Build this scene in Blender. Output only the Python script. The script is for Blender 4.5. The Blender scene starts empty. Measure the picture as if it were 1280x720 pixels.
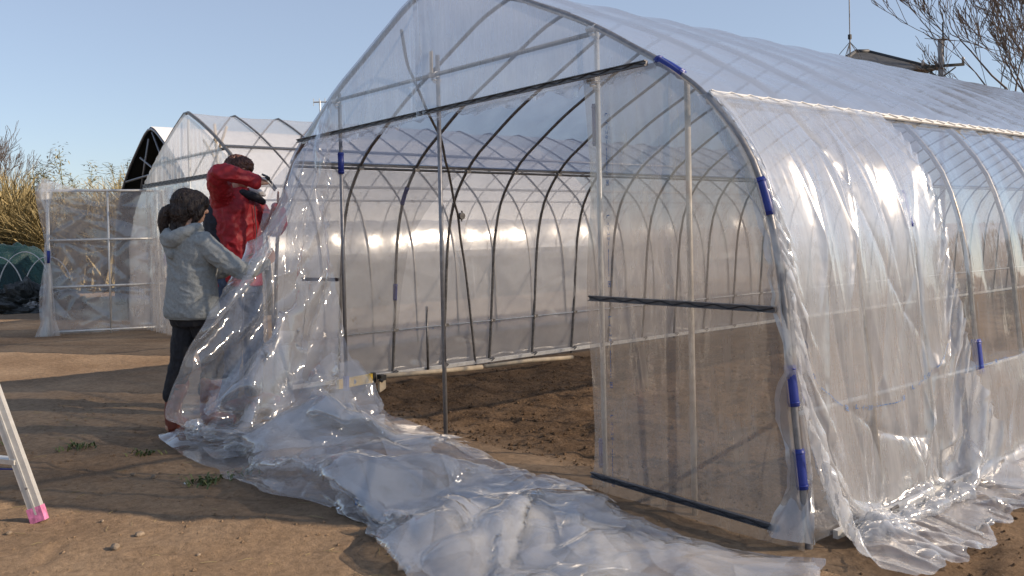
import bpy, bmesh, math, random
import numpy as np
from mathutils import Vector, Matrix
random.seed(4); RNG = np.random.default_rng(7)
S = bpy.context.scene
COL = S.collection
R = math.radians

# ------------------------------------------------------------------ camera, sky, sun, exposure
YAW, PITCH, ROLL, FPX, CYPX = 0.87909, -0.014013, -0.021031, 1112.4, 304.95
CAM = Vector((1.985, -3.155, 1.30))
fw = Vector((-math.sin(YAW)*math.cos(PITCH), math.cos(YAW)*math.cos(PITCH), math.sin(PITCH)))
r0 = Vector((math.cos(YAW), math.sin(YAW), 0)); u0 = r0.cross(fw)
cr = r0*math.cos(ROLL) + u0*math.sin(ROLL); cu = -r0*math.sin(ROLL) + u0*math.cos(ROLL)
cam = bpy.data.cameras.new('camera'); co = bpy.data.objects.new('camera', cam); COL.objects.link(co)
M = Matrix((cr, cu, -fw)).transposed().to_4x4(); M.translation = CAM
co.matrix_world = M
cam.sensor_width = 36; cam.lens = FPX/1280*36; cam.shift_y = -(360-CYPX)/1280
cam.clip_end = 2000; cam.clip_start = 0.05
S.camera = co

SUN_DIR = Vector((0.771, 0.637, 0)).normalized()
SUN_EL = R(26.5)
w = bpy.data.worlds.new('World'); S.world = w; w.use_nodes = True
nt = w.node_tree; bg = nt.nodes['Background']
sky = nt.nodes.new('ShaderNodeTexSky'); sky.sky_type = 'NISHITA'; sky.sun_disc = False
sky.sun_elevation = SUN_EL; sky.sun_rotation = math.atan2(SUN_DIR.x, SUN_DIR.y)
sky.altitude = 30; sky.air_density = 1.0; sky.dust_density = 0.3; sky.ozone_density = 3.5
hs = nt.nodes.new('ShaderNodeHueSaturation'); hs.inputs['Saturation'].default_value = .85
mxs = nt.nodes.new('ShaderNodeMix'); mxs.data_type = 'RGBA'; mxs.inputs[0].default_value = .32; mxs.inputs[7].default_value = (4.7, 5.2, 6.5, 1)
nt.links.new(sky.outputs[0], hs.inputs['Color']); nt.links.new(hs.outputs[0], mxs.inputs[6]); nt.links.new(mxs.outputs[2], bg.inputs[0]); bg.inputs[1].default_value = 0.09
sl = bpy.data.lights.new('sun', 'SUN'); sl.energy = 4.6; sl.angle = R(0.5); sl.color = (1.0, 0.80, 0.60)
so = bpy.data.objects.new('sun', sl); COL.objects.link(so)
sv = Vector((SUN_DIR.x*math.cos(SUN_EL), SUN_DIR.y*math.cos(SUN_EL), math.sin(SUN_EL)))
so.rotation_euler = sv.to_track_quat('Z', 'Y').to_euler()
so.location = (10, 8, 12)
S.view_settings.view_transform = 'Standard'; S.view_settings.look = 'None'
S.view_settings.exposure = 0.58; S.view_settings.gamma = 1.0
S.render.engine = 'CYCLES'
S.cycles.transparent_max_bounces = 40; S.cycles.max_bounces = 10
S.cycles.caustics_reflective = False; S.cycles.caustics_refractive = False
S.cycles.sample_clamp_indirect = 4.0; S.cycles.use_denoising = True

# ------------------------------------------------------------------ helpers
class MB:
    def __init__(s): s.v = []; s.f = []
    def add(s, vs, fs):
        o = len(s.v); s.v += [tuple(v) for v in vs]; s.f += [tuple(i+o for i in f) for f in fs]
    def box(s, c, d, m=None):
        x, y, z = d[0]/2, d[1]/2, d[2]/2
        vs = [Vector((a*x, b*y, e*z)) for a in (-1, 1) for b in (-1, 1) for e in (-1, 1)]
        if m is not None: vs = [m @ v for v in vs]
        c = Vector(c); s.add([v+c for v in vs], [(0,1,3,2),(4,6,7,5),(0,4,5,1),(2,3,7,6),(0,2,6,4),(1,5,7,3)])
    def bar(s, a, b, w_, h_, up=(0,0,1)):
        a = Vector(a); b = Vector(b); d = b-a; L = d.length; d.normalize(); up = Vector(up)
        if abs(d.dot(up)) > .98: up = Vector((0,1,0))
        x = d.cross(up).normalized(); z = x.cross(d)
        s.box((a+b)/2, (w_, L, h_), Matrix((x, d, z)).transposed())
    def tube(s, pts, r, n=8, cap=True):
        pts = [Vector(p) for p in pts]; rs = r if isinstance(r, (list, tuple)) else [r]*len(pts)
        rings = []; prev = None
        for i, p in enumerate(pts):
            t = (pts[min(i+1, len(pts)-1)] - pts[max(i-1, 0)])
            if t.length < 1e-9: t = Vector((0,0,1))
            t.normalize()
            if prev is None:
                a = Vector((0,0,1)) if abs(t.z) < .9 else Vector((1,0,0)); x = t.cross(a).normalized()
            else:
                x = (prev - t*prev.dot(t)); x = x.normalized() if x.length > 1e-6 else t.orthogonal().normalized()
            prev = x; y = t.cross(x)
            rings.append([p + x*math.cos(2*math.pi*k/n)*rs[i] + y*math.sin(2*math.pi*k/n)*rs[i] for k in range(n)])
        vs = [v for g in rings for v in g]; fs = []
        for i in range(len(pts)-1):
            for k in range(n):
                fs.append((i*n+k, i*n+(k+1)%n, (i+1)*n+(k+1)%n, (i+1)*n+k))
        if cap: fs.append(tuple(range(n-1, -1, -1))); fs.append(tuple((len(pts)-1)*n+k for k in range(n)))
        s.add(vs, fs)
    def build(s, name, mat, parent=None, smooth=False, loc=None):
        me = bpy.data.meshes.new(name); me.from_pydata(s.v, [], s.f); me.update()
        return link(name, me, mat, parent, smooth, loc)

def link(name, me, mat, parent=None, smooth=False, loc=None):
    if mat is not None:
        me.materials.clear(); me.materials.append(mat)
    if smooth: me.polygons.foreach_set('use_smooth', [True]*len(me.polygons))
    o = bpy.data.objects.new(name, me); COL.objects.link(o)
    if parent is not None:
        o.parent = parent
        if parent.get('_base') is not None: pass
        o.matrix_parent_inverse = Matrix.Translation(-root_loc(parent))
    if loc is not None: o.location = loc
    return o
def root_loc(p):
    v = Vector((0,0,0))
    q = p
    if q.type == 'EMPTY': v = Vector(q.location)
    return v
def empty(name, loc=(0,0,0)):
    o = bpy.data.objects.new(name, None); o.location = loc; COL.objects.link(o); o.empty_display_size = .2; return o
def tag(o, label=None, cat=None, group=None, kind=None):
    if label: o['label'] = label
    if cat: o['category'] = cat
    if group: o['group'] = group
    if kind: o['kind'] = kind
    return o
def grid_mesh(name, P, mat, parent=None, smooth=True, both=None):
    n, m, _ = P.shape; me = bpy.data.meshes.new(name)
    idx = np.arange(n*m).reshape(n, m)
    f = np.stack([idx[:-1,:-1], idx[1:,:-1], idx[1:,1:], idx[:-1,1:]], -1).reshape(-1, 4)
    me.from_pydata(P.reshape(-1,3).tolist(), [], f.tolist()); me.update()
    uv = me.uv_layers.new(name='uv')
    U = np.stack(np.meshgrid(np.linspace(0,1,n), np.linspace(0,1,m), indexing='ij'), -1).reshape(-1,2)
    li = np.zeros(len(me.loops), dtype=np.int32); me.loops.foreach_get('vertex_index', li)
    uv.data.foreach_set('uv', U[li].astype(np.float32).ravel())
    return link(name, me, mat, parent, smooth)

def _h(ix, iy, iz, seed):
    n = (ix*374761393 + iy*668265263 + iz*2147483647*0 + iz*1274126177 + seed*974634777) & 0xFFFFFFFF
    n = ((n ^ (n >> 13)) * 1274126177) & 0xFFFFFFFF
    return ((n ^ (n >> 16)) & 0xFFFF)/65535.0
def vnoise(x, y, z=None, seed=0):
    x = np.asarray(x, float); y = np.asarray(y, float); z = np.zeros_like(x) if z is None else np.asarray(z, float)
    x, y, z = np.broadcast_arrays(x, y, z)
    fx, fy, fz = np.floor(x), np.floor(y), np.floor(z)
    ix, iy, iz = fx.astype(np.int64), fy.astype(np.int64), fz.astype(np.int64)
    tx, ty, tz = x-fx, y-fy, z-fz
    tx, ty, tz = [t*t*(3-2*t) for t in (tx, ty, tz)]
    o = 0
    for a in (0, 1):
        for b in (0, 1):
            for c in (0, 1):
                wgt = (tx if a else 1-tx)*(ty if b else 1-ty)*(tz if c else 1-tz)
                o = o + wgt*_h(ix+a, iy+b, iz+c, seed)
    return o*2-1
def fbm(x, y, z=None, seed=0, oct=4, gain=.5):
    o = 0; a = 1; s = 1
    for k in range(oct):
        o = o + a*vnoise(np.asarray(x)*s, np.asarray(y)*s, None if z is None else np.asarray(z)*s, seed+k*17); a *= gain; s *= 2.03
    return o
def facet(x, y, seed=0, oct=2, gain=.45):
    # linear interpolation on a skewed, jittered triangle lattice: flat facets meeting in straight creases
    o = 0; a = 1; s = 1
    for k in range(oct):
        X = x*s+.35*vnoise(x*s*.5, y*s*.5, None, seed+5); Y = y*s+.35*vnoise(x*s*.5, y*s*.5, None, seed+6)
        u = X+Y*.37; v = Y*1.15-X*.21; iu = np.floor(u); iv = np.floor(v); fu = u-iu; fv = v-iv; iu = iu.astype(np.int64); iv = iv.astype(np.int64); z = np.zeros_like(iu)
        h00 = _h(iu, iv, z, seed+k); h10 = _h(iu+1, iv, z, seed+k); h01 = _h(iu, iv+1, z, seed+k); h11 = _h(iu+1, iv+1, z, seed+k)
        t1 = h00+(h10-h00)*fu+(h11-h10)*fv; t2 = h00+(h11-h01)*fu+(h01-h00)*fv
        o = o+a*(np.where(fu > fv, t1, t2)*2-1); a *= gain; s *= 2.3; seed += 13
    return o
def grid_normal(P):
    a = np.gradient(P, axis=0); b = np.gradient(P, axis=1); n = np.cross(a, b); return n/(np.linalg.norm(n, axis=-1, keepdims=True)+1e-9)
def sharpen(P, k):      # fine grid, creases kept: halfway between linear and smooth subdivision
    n, m, _ = P.shape; U, V = np.meshgrid(np.linspace(0, 1, (n-1)*k+1), np.linspace(0, 1, (m-1)*k+1), indexing='ij')
    lin = sample_grid(P, U, V); Q = P
    for _ in range(int(round(math.log2(k)))): Q = upsample(Q)
    return lin*.45+Q*.55
def blur(P, k):
    P = P.copy()
    for _ in range(k):
        P[1:-1] = P[1:-1]*.5+.25*(P[2:]+P[:-2]); P[:,1:-1] = P[:,1:-1]*.5+.25*(P[:,2:]+P[:,:-2])
    return P
def crease_lines(H, Lu, Lv, n, seed, amp=.02, w=.06, ln=.4, along_u=.0, ulo=0., uhi=1., edge=True):
    # sharp straight folds laid across a sheet
    rg = np.random.default_rng(seed); a_, b_, _ = H.shape; Sg, Tg = np.meshgrid(np.linspace(0, Lu, a_), np.linspace(0, Lv, b_), indexing='ij'); f = np.zeros_like(Sg)
    for k in range(n):
        s0 = Lu*(ulo+(uhi-ulo)*rg.random()); t0 = Lv*rg.random(); an = (rg.standard_normal()*.28 if rg.random() < along_u else rg.random()*math.pi)
        l = ln*(.35+1.1*rg.random()); ww = w*(.4+1.2*rg.random()); a = amp*(.3+rg.random())*(1 if rg.random() < .62 else -1)
        al = (Sg-s0)*math.cos(an)+(Tg-t0)*math.sin(an); d = -(Sg-s0)*math.sin(an)+(Tg-t0)*math.cos(an)
        side = np.where(d > 0, ww, ww*(.35+.5*rg.random())); f += a*(ww/w)**.5*np.exp(-(np.sqrt(d*d+1e-5)-.003)/side)*np.exp(-(al/l)**4)
    f *= np.clip(Sg/.25, 0, 1)
    return H+grid_normal(H)*f[...,None]
def ridge(x, y, seed=0, oct=3):
    o = 0; a = 1; s = 1
    for k in range(oct):
        o = o + a*(1-np.abs(vnoise(x*s, y*s, None, seed+k*31))*2); a *= .5; s *= 2.1
    return o

# ------------------------------------------------------------------ materials
def mat(name, col, rough=.6, metal=0., bump=0., scale=20., var=0., spec=.5, trans=0., col2=None):
    m = bpy.data.materials.new(name); m.use_nodes = True; n = m.node_tree.nodes; l = m.node_tree.links
    b = n['Principled BSDF']; b.inputs['Roughness'].default_value = rough; b.inputs['Metallic'].default_value = metal
    b.inputs['Specular IOR Level'].default_value = spec
    b.inputs['Base Color'].default_value = (*col, 1)
    tc = n.new('ShaderNodeTexCoord')
    if var > 0 or col2:
        no = n.new('ShaderNodeTexNoise'); no.inputs['Scale'].default_value = scale; no.inputs['Detail'].default_value = 6
        l.new(tc.outputs['Object'], no.inputs['Vector'])
        cr_ = n.new('ShaderNodeValToRGB')
        c2 = col2 if col2 else tuple(min(1, c*(1+var)) for c in col)
        c1 = col if col2 else tuple(c*(1-var) for c in col)
        cr_.color_ramp.elements[0].color = (*c1, 1); cr_.color_ramp.elements[1].color = (*c2, 1)
        cr_.color_ramp.elements[0].position = .35; cr_.color_ramp.elements[1].position = .65
        l.new(no.outputs[0], cr_.inputs[0]); l.new(cr_.outputs[0], b.inputs['Base Color'])
    if bump > 0:
        nb = n.new('ShaderNodeTexNoise'); nb.inputs['Scale'].default_value = scale*2.5; nb.inputs['Detail'].default_value = 5
        l.new(tc.outputs['Object'], nb.inputs['Vector'])
        bp = n.new('ShaderNodeBump'); bp.inputs['Strength'].default_value = bump; bp.inputs['Distance'].default_value = .01
        l.new(nb.outputs[0], bp.inputs['Height']); l.new(bp.outputs[0], b.inputs['Normal'])
    return m

def film(name, haze=.25, col=(.78,.80,.84), rough=.10, bump=.4, stretch=(1,1,1), scale=6, spec=1.0, dirt=0., dirtcol=(.25,.19,.14), specks=0., tint=(.96,.97,.98), hvar=.5):
    m = bpy.data.materials.new(name); m.use_nodes = True; N = m.node_tree.nodes; L = m.node_tree.links
    for x in list(N): N.remove(x)
    out = N.new('ShaderNodeOutputMaterial'); tc = N.new('ShaderNodeTexCoord')
    def math_(op, a=None, b=None, clamp=False):
        q = N.new('ShaderNodeMath'); q.operation = op; q.use_clamp = clamp
        for i, x in enumerate((a, b)):
            if x is None: continue
            if isinstance(x, (int, float)): q.inputs[i].default_value = x
            else: L.new(x, q.inputs[i])
        return q.outputs[0]
    mp = N.new('ShaderNodeMapping'); mp.inputs['Scale'].default_value = stretch; L.new(tc.outputs['Object'], mp.inputs[0])
    nb = N.new('ShaderNodeTexNoise'); nb.inputs['Scale'].default_value = scale; nb.inputs['Detail'].default_value = 2.5; nb.inputs['Roughness'].default_value = .42
    nb.inputs['Distortion'].default_value = .6
    L.new(mp.outputs[0], nb.inputs['Vector'])
    bp = N.new('ShaderNodeBump'); bp.inputs['Strength'].default_value = bump; bp.inputs['Distance'].default_value = .02
    L.new(nb.outputs[0], bp.inputs['Height'])
    # haze variation
    nh = N.new('ShaderNodeTexNoise'); nh.inputs['Scale'].default_value = scale*1.7; nh.inputs['Detail'].default_value = 7; nh.inputs['Roughness'].default_value = .62
    mp2 = N.new('ShaderNodeMapping'); mp2.inputs['Scale'].default_value = stretch; mp2.inputs['Location'].default_value = (3.1, 4.7, 1.3); L.new(tc.outputs['Object'], mp2.inputs[0])
    L.new(mp2.outputs[0], nh.inputs['Vector'])
    hz = math_('MULTIPLY', math_('ADD', math_('MULTIPLY', math_('SUBTRACT', nh.outputs[0], .5), 2*hvar), 1.0), haze, True)
    dif = N.new('ShaderNodeBsdfDiffuse'); dif.inputs[0].default_value = (*col, 1)
    trl = N.new('ShaderNodeBsdfTranslucent'); trl.inputs[0].default_value = (*col, 1)
    L.new(bp.outputs[0], dif.inputs['Normal']); L.new(bp.outputs[0], trl.inputs['Normal'])
    if dirt > 0 or specks > 0:
        nd = N.new('ShaderNodeTexNoise'); nd.inputs['Scale'].default_value = 5; nd.inputs['Detail'].default_value = 9; nd.inputs['Roughness'].default_value = .7
        L.new(tc.outputs['Object'], nd.inputs['Vector'])
        ns = N.new('ShaderNodeTexNoise'); ns.inputs['Scale'].default_value = 60; ns.inputs['Detail'].default_value = 3; L.new(tc.outputs['Object'], ns.inputs['Vector'])
        dd = math_('MULTIPLY', math_('SUBTRACT', nd.outputs[0], .42, True), dirt*3.0, True)
        sp = math_('MULTIPLY', math_('SUBTRACT', math_('ADD', math_('MULTIPLY', ns.outputs[0], .6), math_('MULTIPLY', nd.outputs[0], .5)), .66, True), 30*specks, True)
        dm = math_('MAXIMUM', dd, sp)
        mc = N.new('ShaderNodeMix'); mc.data_type = 'RGBA'; mc.inputs[6].default_value = (*col, 1); mc.inputs[7].default_value = (*dirtcol, 1)
        L.new(dm, mc.inputs[0]); L.new(mc.outputs[2], dif.inputs[0]); L.new(mc.outputs[2], trl.inputs[0])
        hz = math_('MAXIMUM', hz, math_('MULTIPLY', dm, .75), True)
    ms = N.new('ShaderNodeMixShader'); ms.inputs[0].default_value = .55; L.new(dif.outputs[0], ms.inputs[1]); L.new(trl.outputs[0], ms.inputs[2])
    tr = N.new('ShaderNodeBsdfTransparent'); tr.inputs[0].default_value = (*tint, 1)
    mb = N.new('ShaderNodeMixShader'); L.new(hz, mb.inputs[0]); L.new(tr.outputs[0], mb.inputs[1]); L.new(ms.outputs[0], mb.inputs[2])
    # symmetric Schlick fresnel of a thin film
    ge = N.new('ShaderNodeNewGeometry'); vm = N.new('ShaderNodeVectorMath'); vm.operation = 'DOT_PRODUCT'
    L.new(ge.outputs['Incoming'], vm.inputs[0]); L.new(bp.outputs[0], vm.inputs[1])
    c = math_('ABSOLUTE', vm.outputs['Value']); k = math_('SUBTRACT', 1.0, c, True)
    F = math_('ADD', math_('MULTIPLY', math_('POWER', k, 4.0), .82*spec), .085*spec, True)
    gl = N.new('ShaderNodeBsdfGlossy'); gl.inputs['Roughness'].default_value = rough; gl.inputs[0].default_value = (1,1,1,1); L.new(bp.outputs[0], gl.inputs['Normal'])
    mo = N.new('ShaderNodeMixShader'); L.new(F, mo.inputs[0]); L.new(mb.outputs[0], mo.inputs[1]); L.new(gl.outputs[0], mo.inputs[2])
    L.new(mo.outputs[0], out.inputs[0])
    return m

MT = {}
MT['pipe'] = mat('galvanised_pipe', (.25,.25,.26), .42, .6, .1, 30, .15)
MT['pipe_dark'] = mat('weathered_pipe', (.20,.19,.18), .45, .6, .1, 30, .25)
MT['post_beige'] = mat('dull_pipe', (.60,.55,.48), .5, .3, .1, 20, .2)
MT['white_metal'] = mat('pale_metal', (.66,.66,.64), .4, .3, .05, 30, .1)
MT['channel'] = mat('channel_grey', (.11,.11,.12), .45, .5, .1, 30, .2)
MT['spring'] = mat('spring_wire_black', (.03,.03,.035), .5, .3)
MT['blue'] = mat('blue_clip_plastic', (.010,.028,.22), .42, 0, .15, 18, .4, col2=(.018,.038,.26))
MT['ink'] = mat('blue_ink', (.01,.09,.28), .6)
MT['roof_film'] = film('roof_film', .66, (.50,.59,.76), .12, .25, (.8,1.2,.8), 3, .9, hvar=.25)
MT['side_film'] = film('side_film', .22, (.70,.75,.82), .06, .22, (1,2.4,.35), 4, 1.3, hvar=.5)
MT['gable_film'] = film('gable_film', .34, (.74,.78,.85), .10, .35, (2.5,1,.5), 4, .9, hvar=.5)
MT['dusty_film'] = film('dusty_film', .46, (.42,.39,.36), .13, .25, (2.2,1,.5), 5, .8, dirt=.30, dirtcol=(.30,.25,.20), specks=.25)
MT['left_film'] = film('left_wall_film', .44, (.74,.72,.70), .10, 1.0, (1,1.2,1.2), 1.6, 1.1, hvar=.3)
MT['dirty_film'] = film('dirty_patch_film', .25, (.66,.63,.58), .15, .3, (1,1,1), 4, .8, dirt=.45, dirtcol=(.32,.27,.21), specks=.8)
MT['loose_film'] = film('loose_film', .38, (.72,.76,.82), .19, .20, (2.2,3.0,.35), 4, 1.2, hvar=.7)
MT['heap_film'] = film('heap_film', .215, (.84,.87,.92), .10, .10, (1,1,1), 3, 1.2, hvar=.55)
MT['far_film'] = film('far_white_film', .40, (.76,.79,.84), .2, .25, (1,1,1), 3, .5, hvar=.15)
MT['far_gable'] = film('far_gable_film', .55, (.80,.78,.76), .2, .5, (1,6,.6), 5, .7, hvar=.4)
MT['panel_film'] = film('door_panel_film', .40, (.60,.61,.63), .12, .3, (1.4,1.4,1), 3, 1.0, hvar=.5)
MT['shade'] = mat('black_shade_cloth', (.020,.022,.020), .8, 0, .2, 40, .2)
MT['white_tarp'] = mat('white_tarp', (.70,.71,.72), .6, 0, .1, 10, .05)
MT['wood'] = mat('pale_wood', (.58,.48,.34), .7, 0, .2, 15, .15)
MT['yellow'] = mat('yellow_paint', (.62,.42,.05), .5, 0, .1, 20, .1)
MT['black'] = mat('black_rubber', (.02,.02,.02), .6, 0, .1, 30, .2)
MT['alu'] = mat('ladder_aluminium', (.62,.62,.60), .38, .55, .08, 25, .08)
MT['pink'] = mat('pink_rubber', (.50,.16,.31), .7, 0, .2, 30, .3)
MT['stone'] = mat('stone', (.21,.165,.12), .85, 0, .6, 30, .3)
MT['skin'] = mat('skin', (.55,.32,.22), .5, 0, .1, 60, .08)
MT['hair'] = mat('dark_hair', (.022,.012,.009), .5, 0, .5, 60, .4)
MT['hair_brown'] = mat('brown_hair', (.075,.026,.015), .42, 0, .5, 60, .4)
MT['hoodie'] = mat('grey_jersey', (.30,.32,.32), .9, 0, .4, 60, .10, spec=.2)
MT['jacket'] = mat('red_jacket', (.33,.010,.020), .55, 0, .2, 40, .12)
MT['navy'] = mat('navy_cloth', (.012,.014,.025), .75, 0, .2, 40, .2)
MT['trouser'] = mat('black_trousers', (.014,.014,.018), .85, 0, .3, 50, .2)
MT['jeans'] = mat('blue_jeans', (.05,.075,.13), .85, 0, .3, 60, .2)
MT['boot'] = mat('red_brown_rubber', (.20,.050,.030), .45, 0, .15, 30, .2)
MT['white_cloth'] = mat('white_cloth', (.7,.7,.7), .8)
MT['bark'] = mat('bark', (.10,.075,.06), .9, 0, .5, 20, .3)
MT['bamboo_leaf'] = mat('bamboo_leaf', (.17,.16,.06), .7, 0, 0, 3, col2=(.36,.30,.15))
MT['leaf_dark'] = mat('evergreen_leaf', (.025,.045,.018), .6, 0, 0, 3, col2=(.06,.09,.03))
MT['culm'] = mat('bamboo_culm', (.20,.20,.08), .6, 0, .1, 20, .2)
MT['reed'] = mat('dry_reed', (.20,.165,.08), .85, 0, 0, 1.5, col2=(.42,.34,.17))
MT['net'] = film('teal_net', .72, (.012,.07,.08), .5, .8, (1,1,1), 30, .25, hvar=.3, tint=(.8,.9,.9))
MT['dark_junk'] = mat('dark_junk', (.03,.035,.035), .6, 0, .5, 20, .4)
MT['grey_plastic'] = mat('grey_plastic', (.35,.36,.37), .35, 0, .5, 12, .3)
MT['tile'] = mat('dark_roof_tile', (.045,.048,.052), .6, 0, .4, 6, .25)
MT['plaster'] = mat('grey_plaster', (.38,.36,.33), .9, 0, .2, 6, .1)
MT['glass'] = mat('window_glass', (.03,.035,.04), .1, 0, 0, 1)
MT['concrete'] = mat('concrete_pole', (.28,.27,.26), .85, 0, .2, 10, .1)
MT['weed'] = mat('weed_leaf', (.05,.085,.025), .7, 0, 0, 9, col2=(.12,.14,.05))

def soil(name):
    m = bpy.data.materials.new(name); m.use_nodes = True; N = m.node_tree.nodes; L = m.node_tree.links
    b = N['Principled BSDF']; b.inputs['Roughness'].default_value = .95; b.inputs['Specular IOR Level'].default_value = .15
    g = N.new('ShaderNodeNewGeometry')
    def noise(sc, det=8, ro=.6):
        q = N.new('ShaderNodeTexNoise'); q.inputs['Scale'].default_value = sc; q.inputs['Detail'].default_value = det; q.inputs['Roughness'].default_value = ro
        L.new(g.outputs['Position'], q.inputs['Vector']); return q.outputs[0]
    def ramp(fac, a, b_, p0, p1):
        q = N.new('ShaderNodeValToRGB'); q.color_ramp.elements[0].color = (*a,1); q.color_ramp.elements[1].color = (*b_,1)
        q.color_ramp.elements[0].position = p0; q.color_ramp.elements[1].position = p1; L.new(fac, q.inputs[0]); return q.outputs[0]
    def mix(f, a, b_, mode='MIX'):
        q = N.new('ShaderNodeMix'); q.data_type = 'RGBA'; q.blend_type = mode
        if isinstance(f, float): q.inputs[0].default_value = f
        else: L.new(f, q.inputs[0])
        L.new(a, q.inputs[6]); L.new(b_, q.inputs[7]); return q.outputs[2]
    big = ramp(noise(.7, 5), (.245,.172,.112), (.400,.298,.202), .36, .64)
    fine = ramp(noise(22, 9, .7), (.62,.60,.58), (1.15,1.13,1.1), .3, .7)
    dry = mix(1.0, big, fine, 'MULTIPLY')
    crumb = ramp(noise(60, 6, .7), (.45,.45,.45), (1.3,1.3,1.3), .36, .66)
    till0 = ramp(noise(3, 8, .65), (.105,.066,.038), (.200,.132,.080), .35, .65)
    till = mix(1.0, till0, crumb, 'MULTIPLY')
    at = N.new('ShaderNodeAttribute'); at.attribute_name = 'tilled'
    c = mix(at.outputs['Fac'], dry, till)
    pale = ramp(noise(110, 4, .6), (0,0,0), (1,1,1), .66, .72)
    pc = N.new('ShaderNodeRGB'); pc.outputs[0].default_value = (.42,.34,.26,1)
    c = mix(pale, c, pc.outputs[0])
    L.new(c, b.inputs['Base Color'])
    bp = N.new('ShaderNodeBump'); bp.inputs['Strength'].default_value = 1.0; bp.inputs['Distance'].default_value = .025
    L.new(noise(24, 12, .78), bp.inputs['Height']); L.new(bp.outputs[0], b.inputs['Normal'])
    return m
MT['soil'] = soil('soil')

# ------------------------------------------------------------------ ground
def gz(x, y):
    x = np.asarray(x, float); y = np.asarray(y, float)
    inside = 1/(1+np.exp(-np.clip((np.minimum(np.minimum(x+4.85, -.1-x), y-.25)*14), -30, 30)))
    side = 1/(1+np.exp(-np.clip((x-.25)*12, -30, 30)))
    t = np.clip(inside+side*.6, 0, 1)
    far = np.clip((np.hypot(x-CAM.x, y-CAM.y)-14)/10, 0, 1)
    h = .016*fbm(x*1.1, y*1.1, None, 3, 3) + .006*fbm(x*7, y*7, None, 5, 3)
    # cracked / trodden ridges
    h = h + .010*np.clip(ridge(x*1.6+y*.4, y*2.4, 9, 3)-1.1, 0, 1)
    h = h + t*(.020*fbm(x*5, y*5, None, 11, 4, .6) + .014*np.clip(fbm(x*15, y*15, None, 12, 3, .6), 0, 1) - .01)
    # tyre tracks along the lane on the left
    for k in (0, 1.3):
        d = (y+1.9+k+.25*(x+6)*.2)
        h = h - .012*np.exp(-(d/.12)**2)*np.clip((-3.6-x), 0, 1)
    fp = 0
    for k, (px_, py_, a_) in enumerate(((-2.2,-1.75,.5),(-2.55,-1.62,.6),(-2.9,-1.9,2.2),(-3.2,-1.72,2.1),(-1.75,-1.95,1.0),(-1.5,-2.1,1.2),(-3.6,-1.9,.3),(-2.1,-2.3,2.6),(-3.0,-2.2,1.5),(-2.4,.9,.4),(-2.0,1.2,.6),(-2.9,1.6,1.1))):
        u = (x-px_)*math.cos(a_)+(y-py_)*math.sin(a_); v = -(x-px_)*math.sin(a_)+(y-py_)*math.cos(a_); r_ = np.sqrt((u/.14)**2+(v/.052)**2)
        fp = fp-.010*np.exp(-r_**4)+.006*np.exp(-((r_-1.25)/.22)**2)+.003*np.exp(-r_**4)*np.sin(u*150)
    h = h+fp
    return (h-.006)*(1-far), t
def axis(lo, hi, step, ext, n):
    a = np.arange(lo, hi+1e-6, step); e = np.geomspace(step*2, ext, n)
    return np.concatenate([lo-e[::-1], a, hi+e])
gx = axis(-6.2, 1.3, .028, 900, 34); gy = axis(-2.9, 4.6, .028, 900, 34)
GX, GY = np.meshgrid(gx, gy, indexing='ij'); GZ, GT = gz(GX, GY)
ground = grid_mesh('ground', np.stack([GX, GY, GZ], -1), MT['soil'])
tag(ground, kind='structure')
at = ground.data.attributes.new('tilled', 'FLOAT', 'POINT'); at.data.foreach_set('value', GT.ravel().astype(np.float32))
def gh(x, y): return float(gz(np.array([x]), np.array([y]))[0][0])

# ------------------------------------------------------------------ arch profile
HALF = 2.48; CX = -2.48; LEN = 20.0
_pts = np.array([(2.48,-.12),(2.475,0),(2.445,.275),(2.40,.72),(2.37,1.05),(2.32,1.34),(2.22,1.613),(2.03,1.855),(1.865,1.994),(1.70,2.095),(1.29,2.328),(.833,2.535),(.60,2.64),(.317,2.76),(0,2.84)])
def catmull(P, n):
    P = np.asarray(P, float); Q = np.vstack([2*P[0]-P[1], P, 2*P[-1]-P[-2]]); o = []
    for i in range(1, len(Q)-2):
        for t in np.linspace(0, 1, 12, endpoint=False):
            a, b, c, d = Q[i-1], Q[i], Q[i+1], Q[i+2]
            o.append(.5*((2*b)+(-a+c)*t+(2*a-5*b+4*c-d)*t*t+(-a+3*b-3*c+d)*t**3))
    o.append(P[-1]); o = np.array(o); s = np.r_[0, np.cumsum(np.linalg.norm(np.diff(o, axis=0), axis=1))]
    if n is None: return o, s
    q = np.linspace(0, s[-1], n); return np.stack([np.interp(q, s, o[:,k]) for k in range(o.shape[1])], 1)
_half, _hs = catmull(_pts, None)
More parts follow.
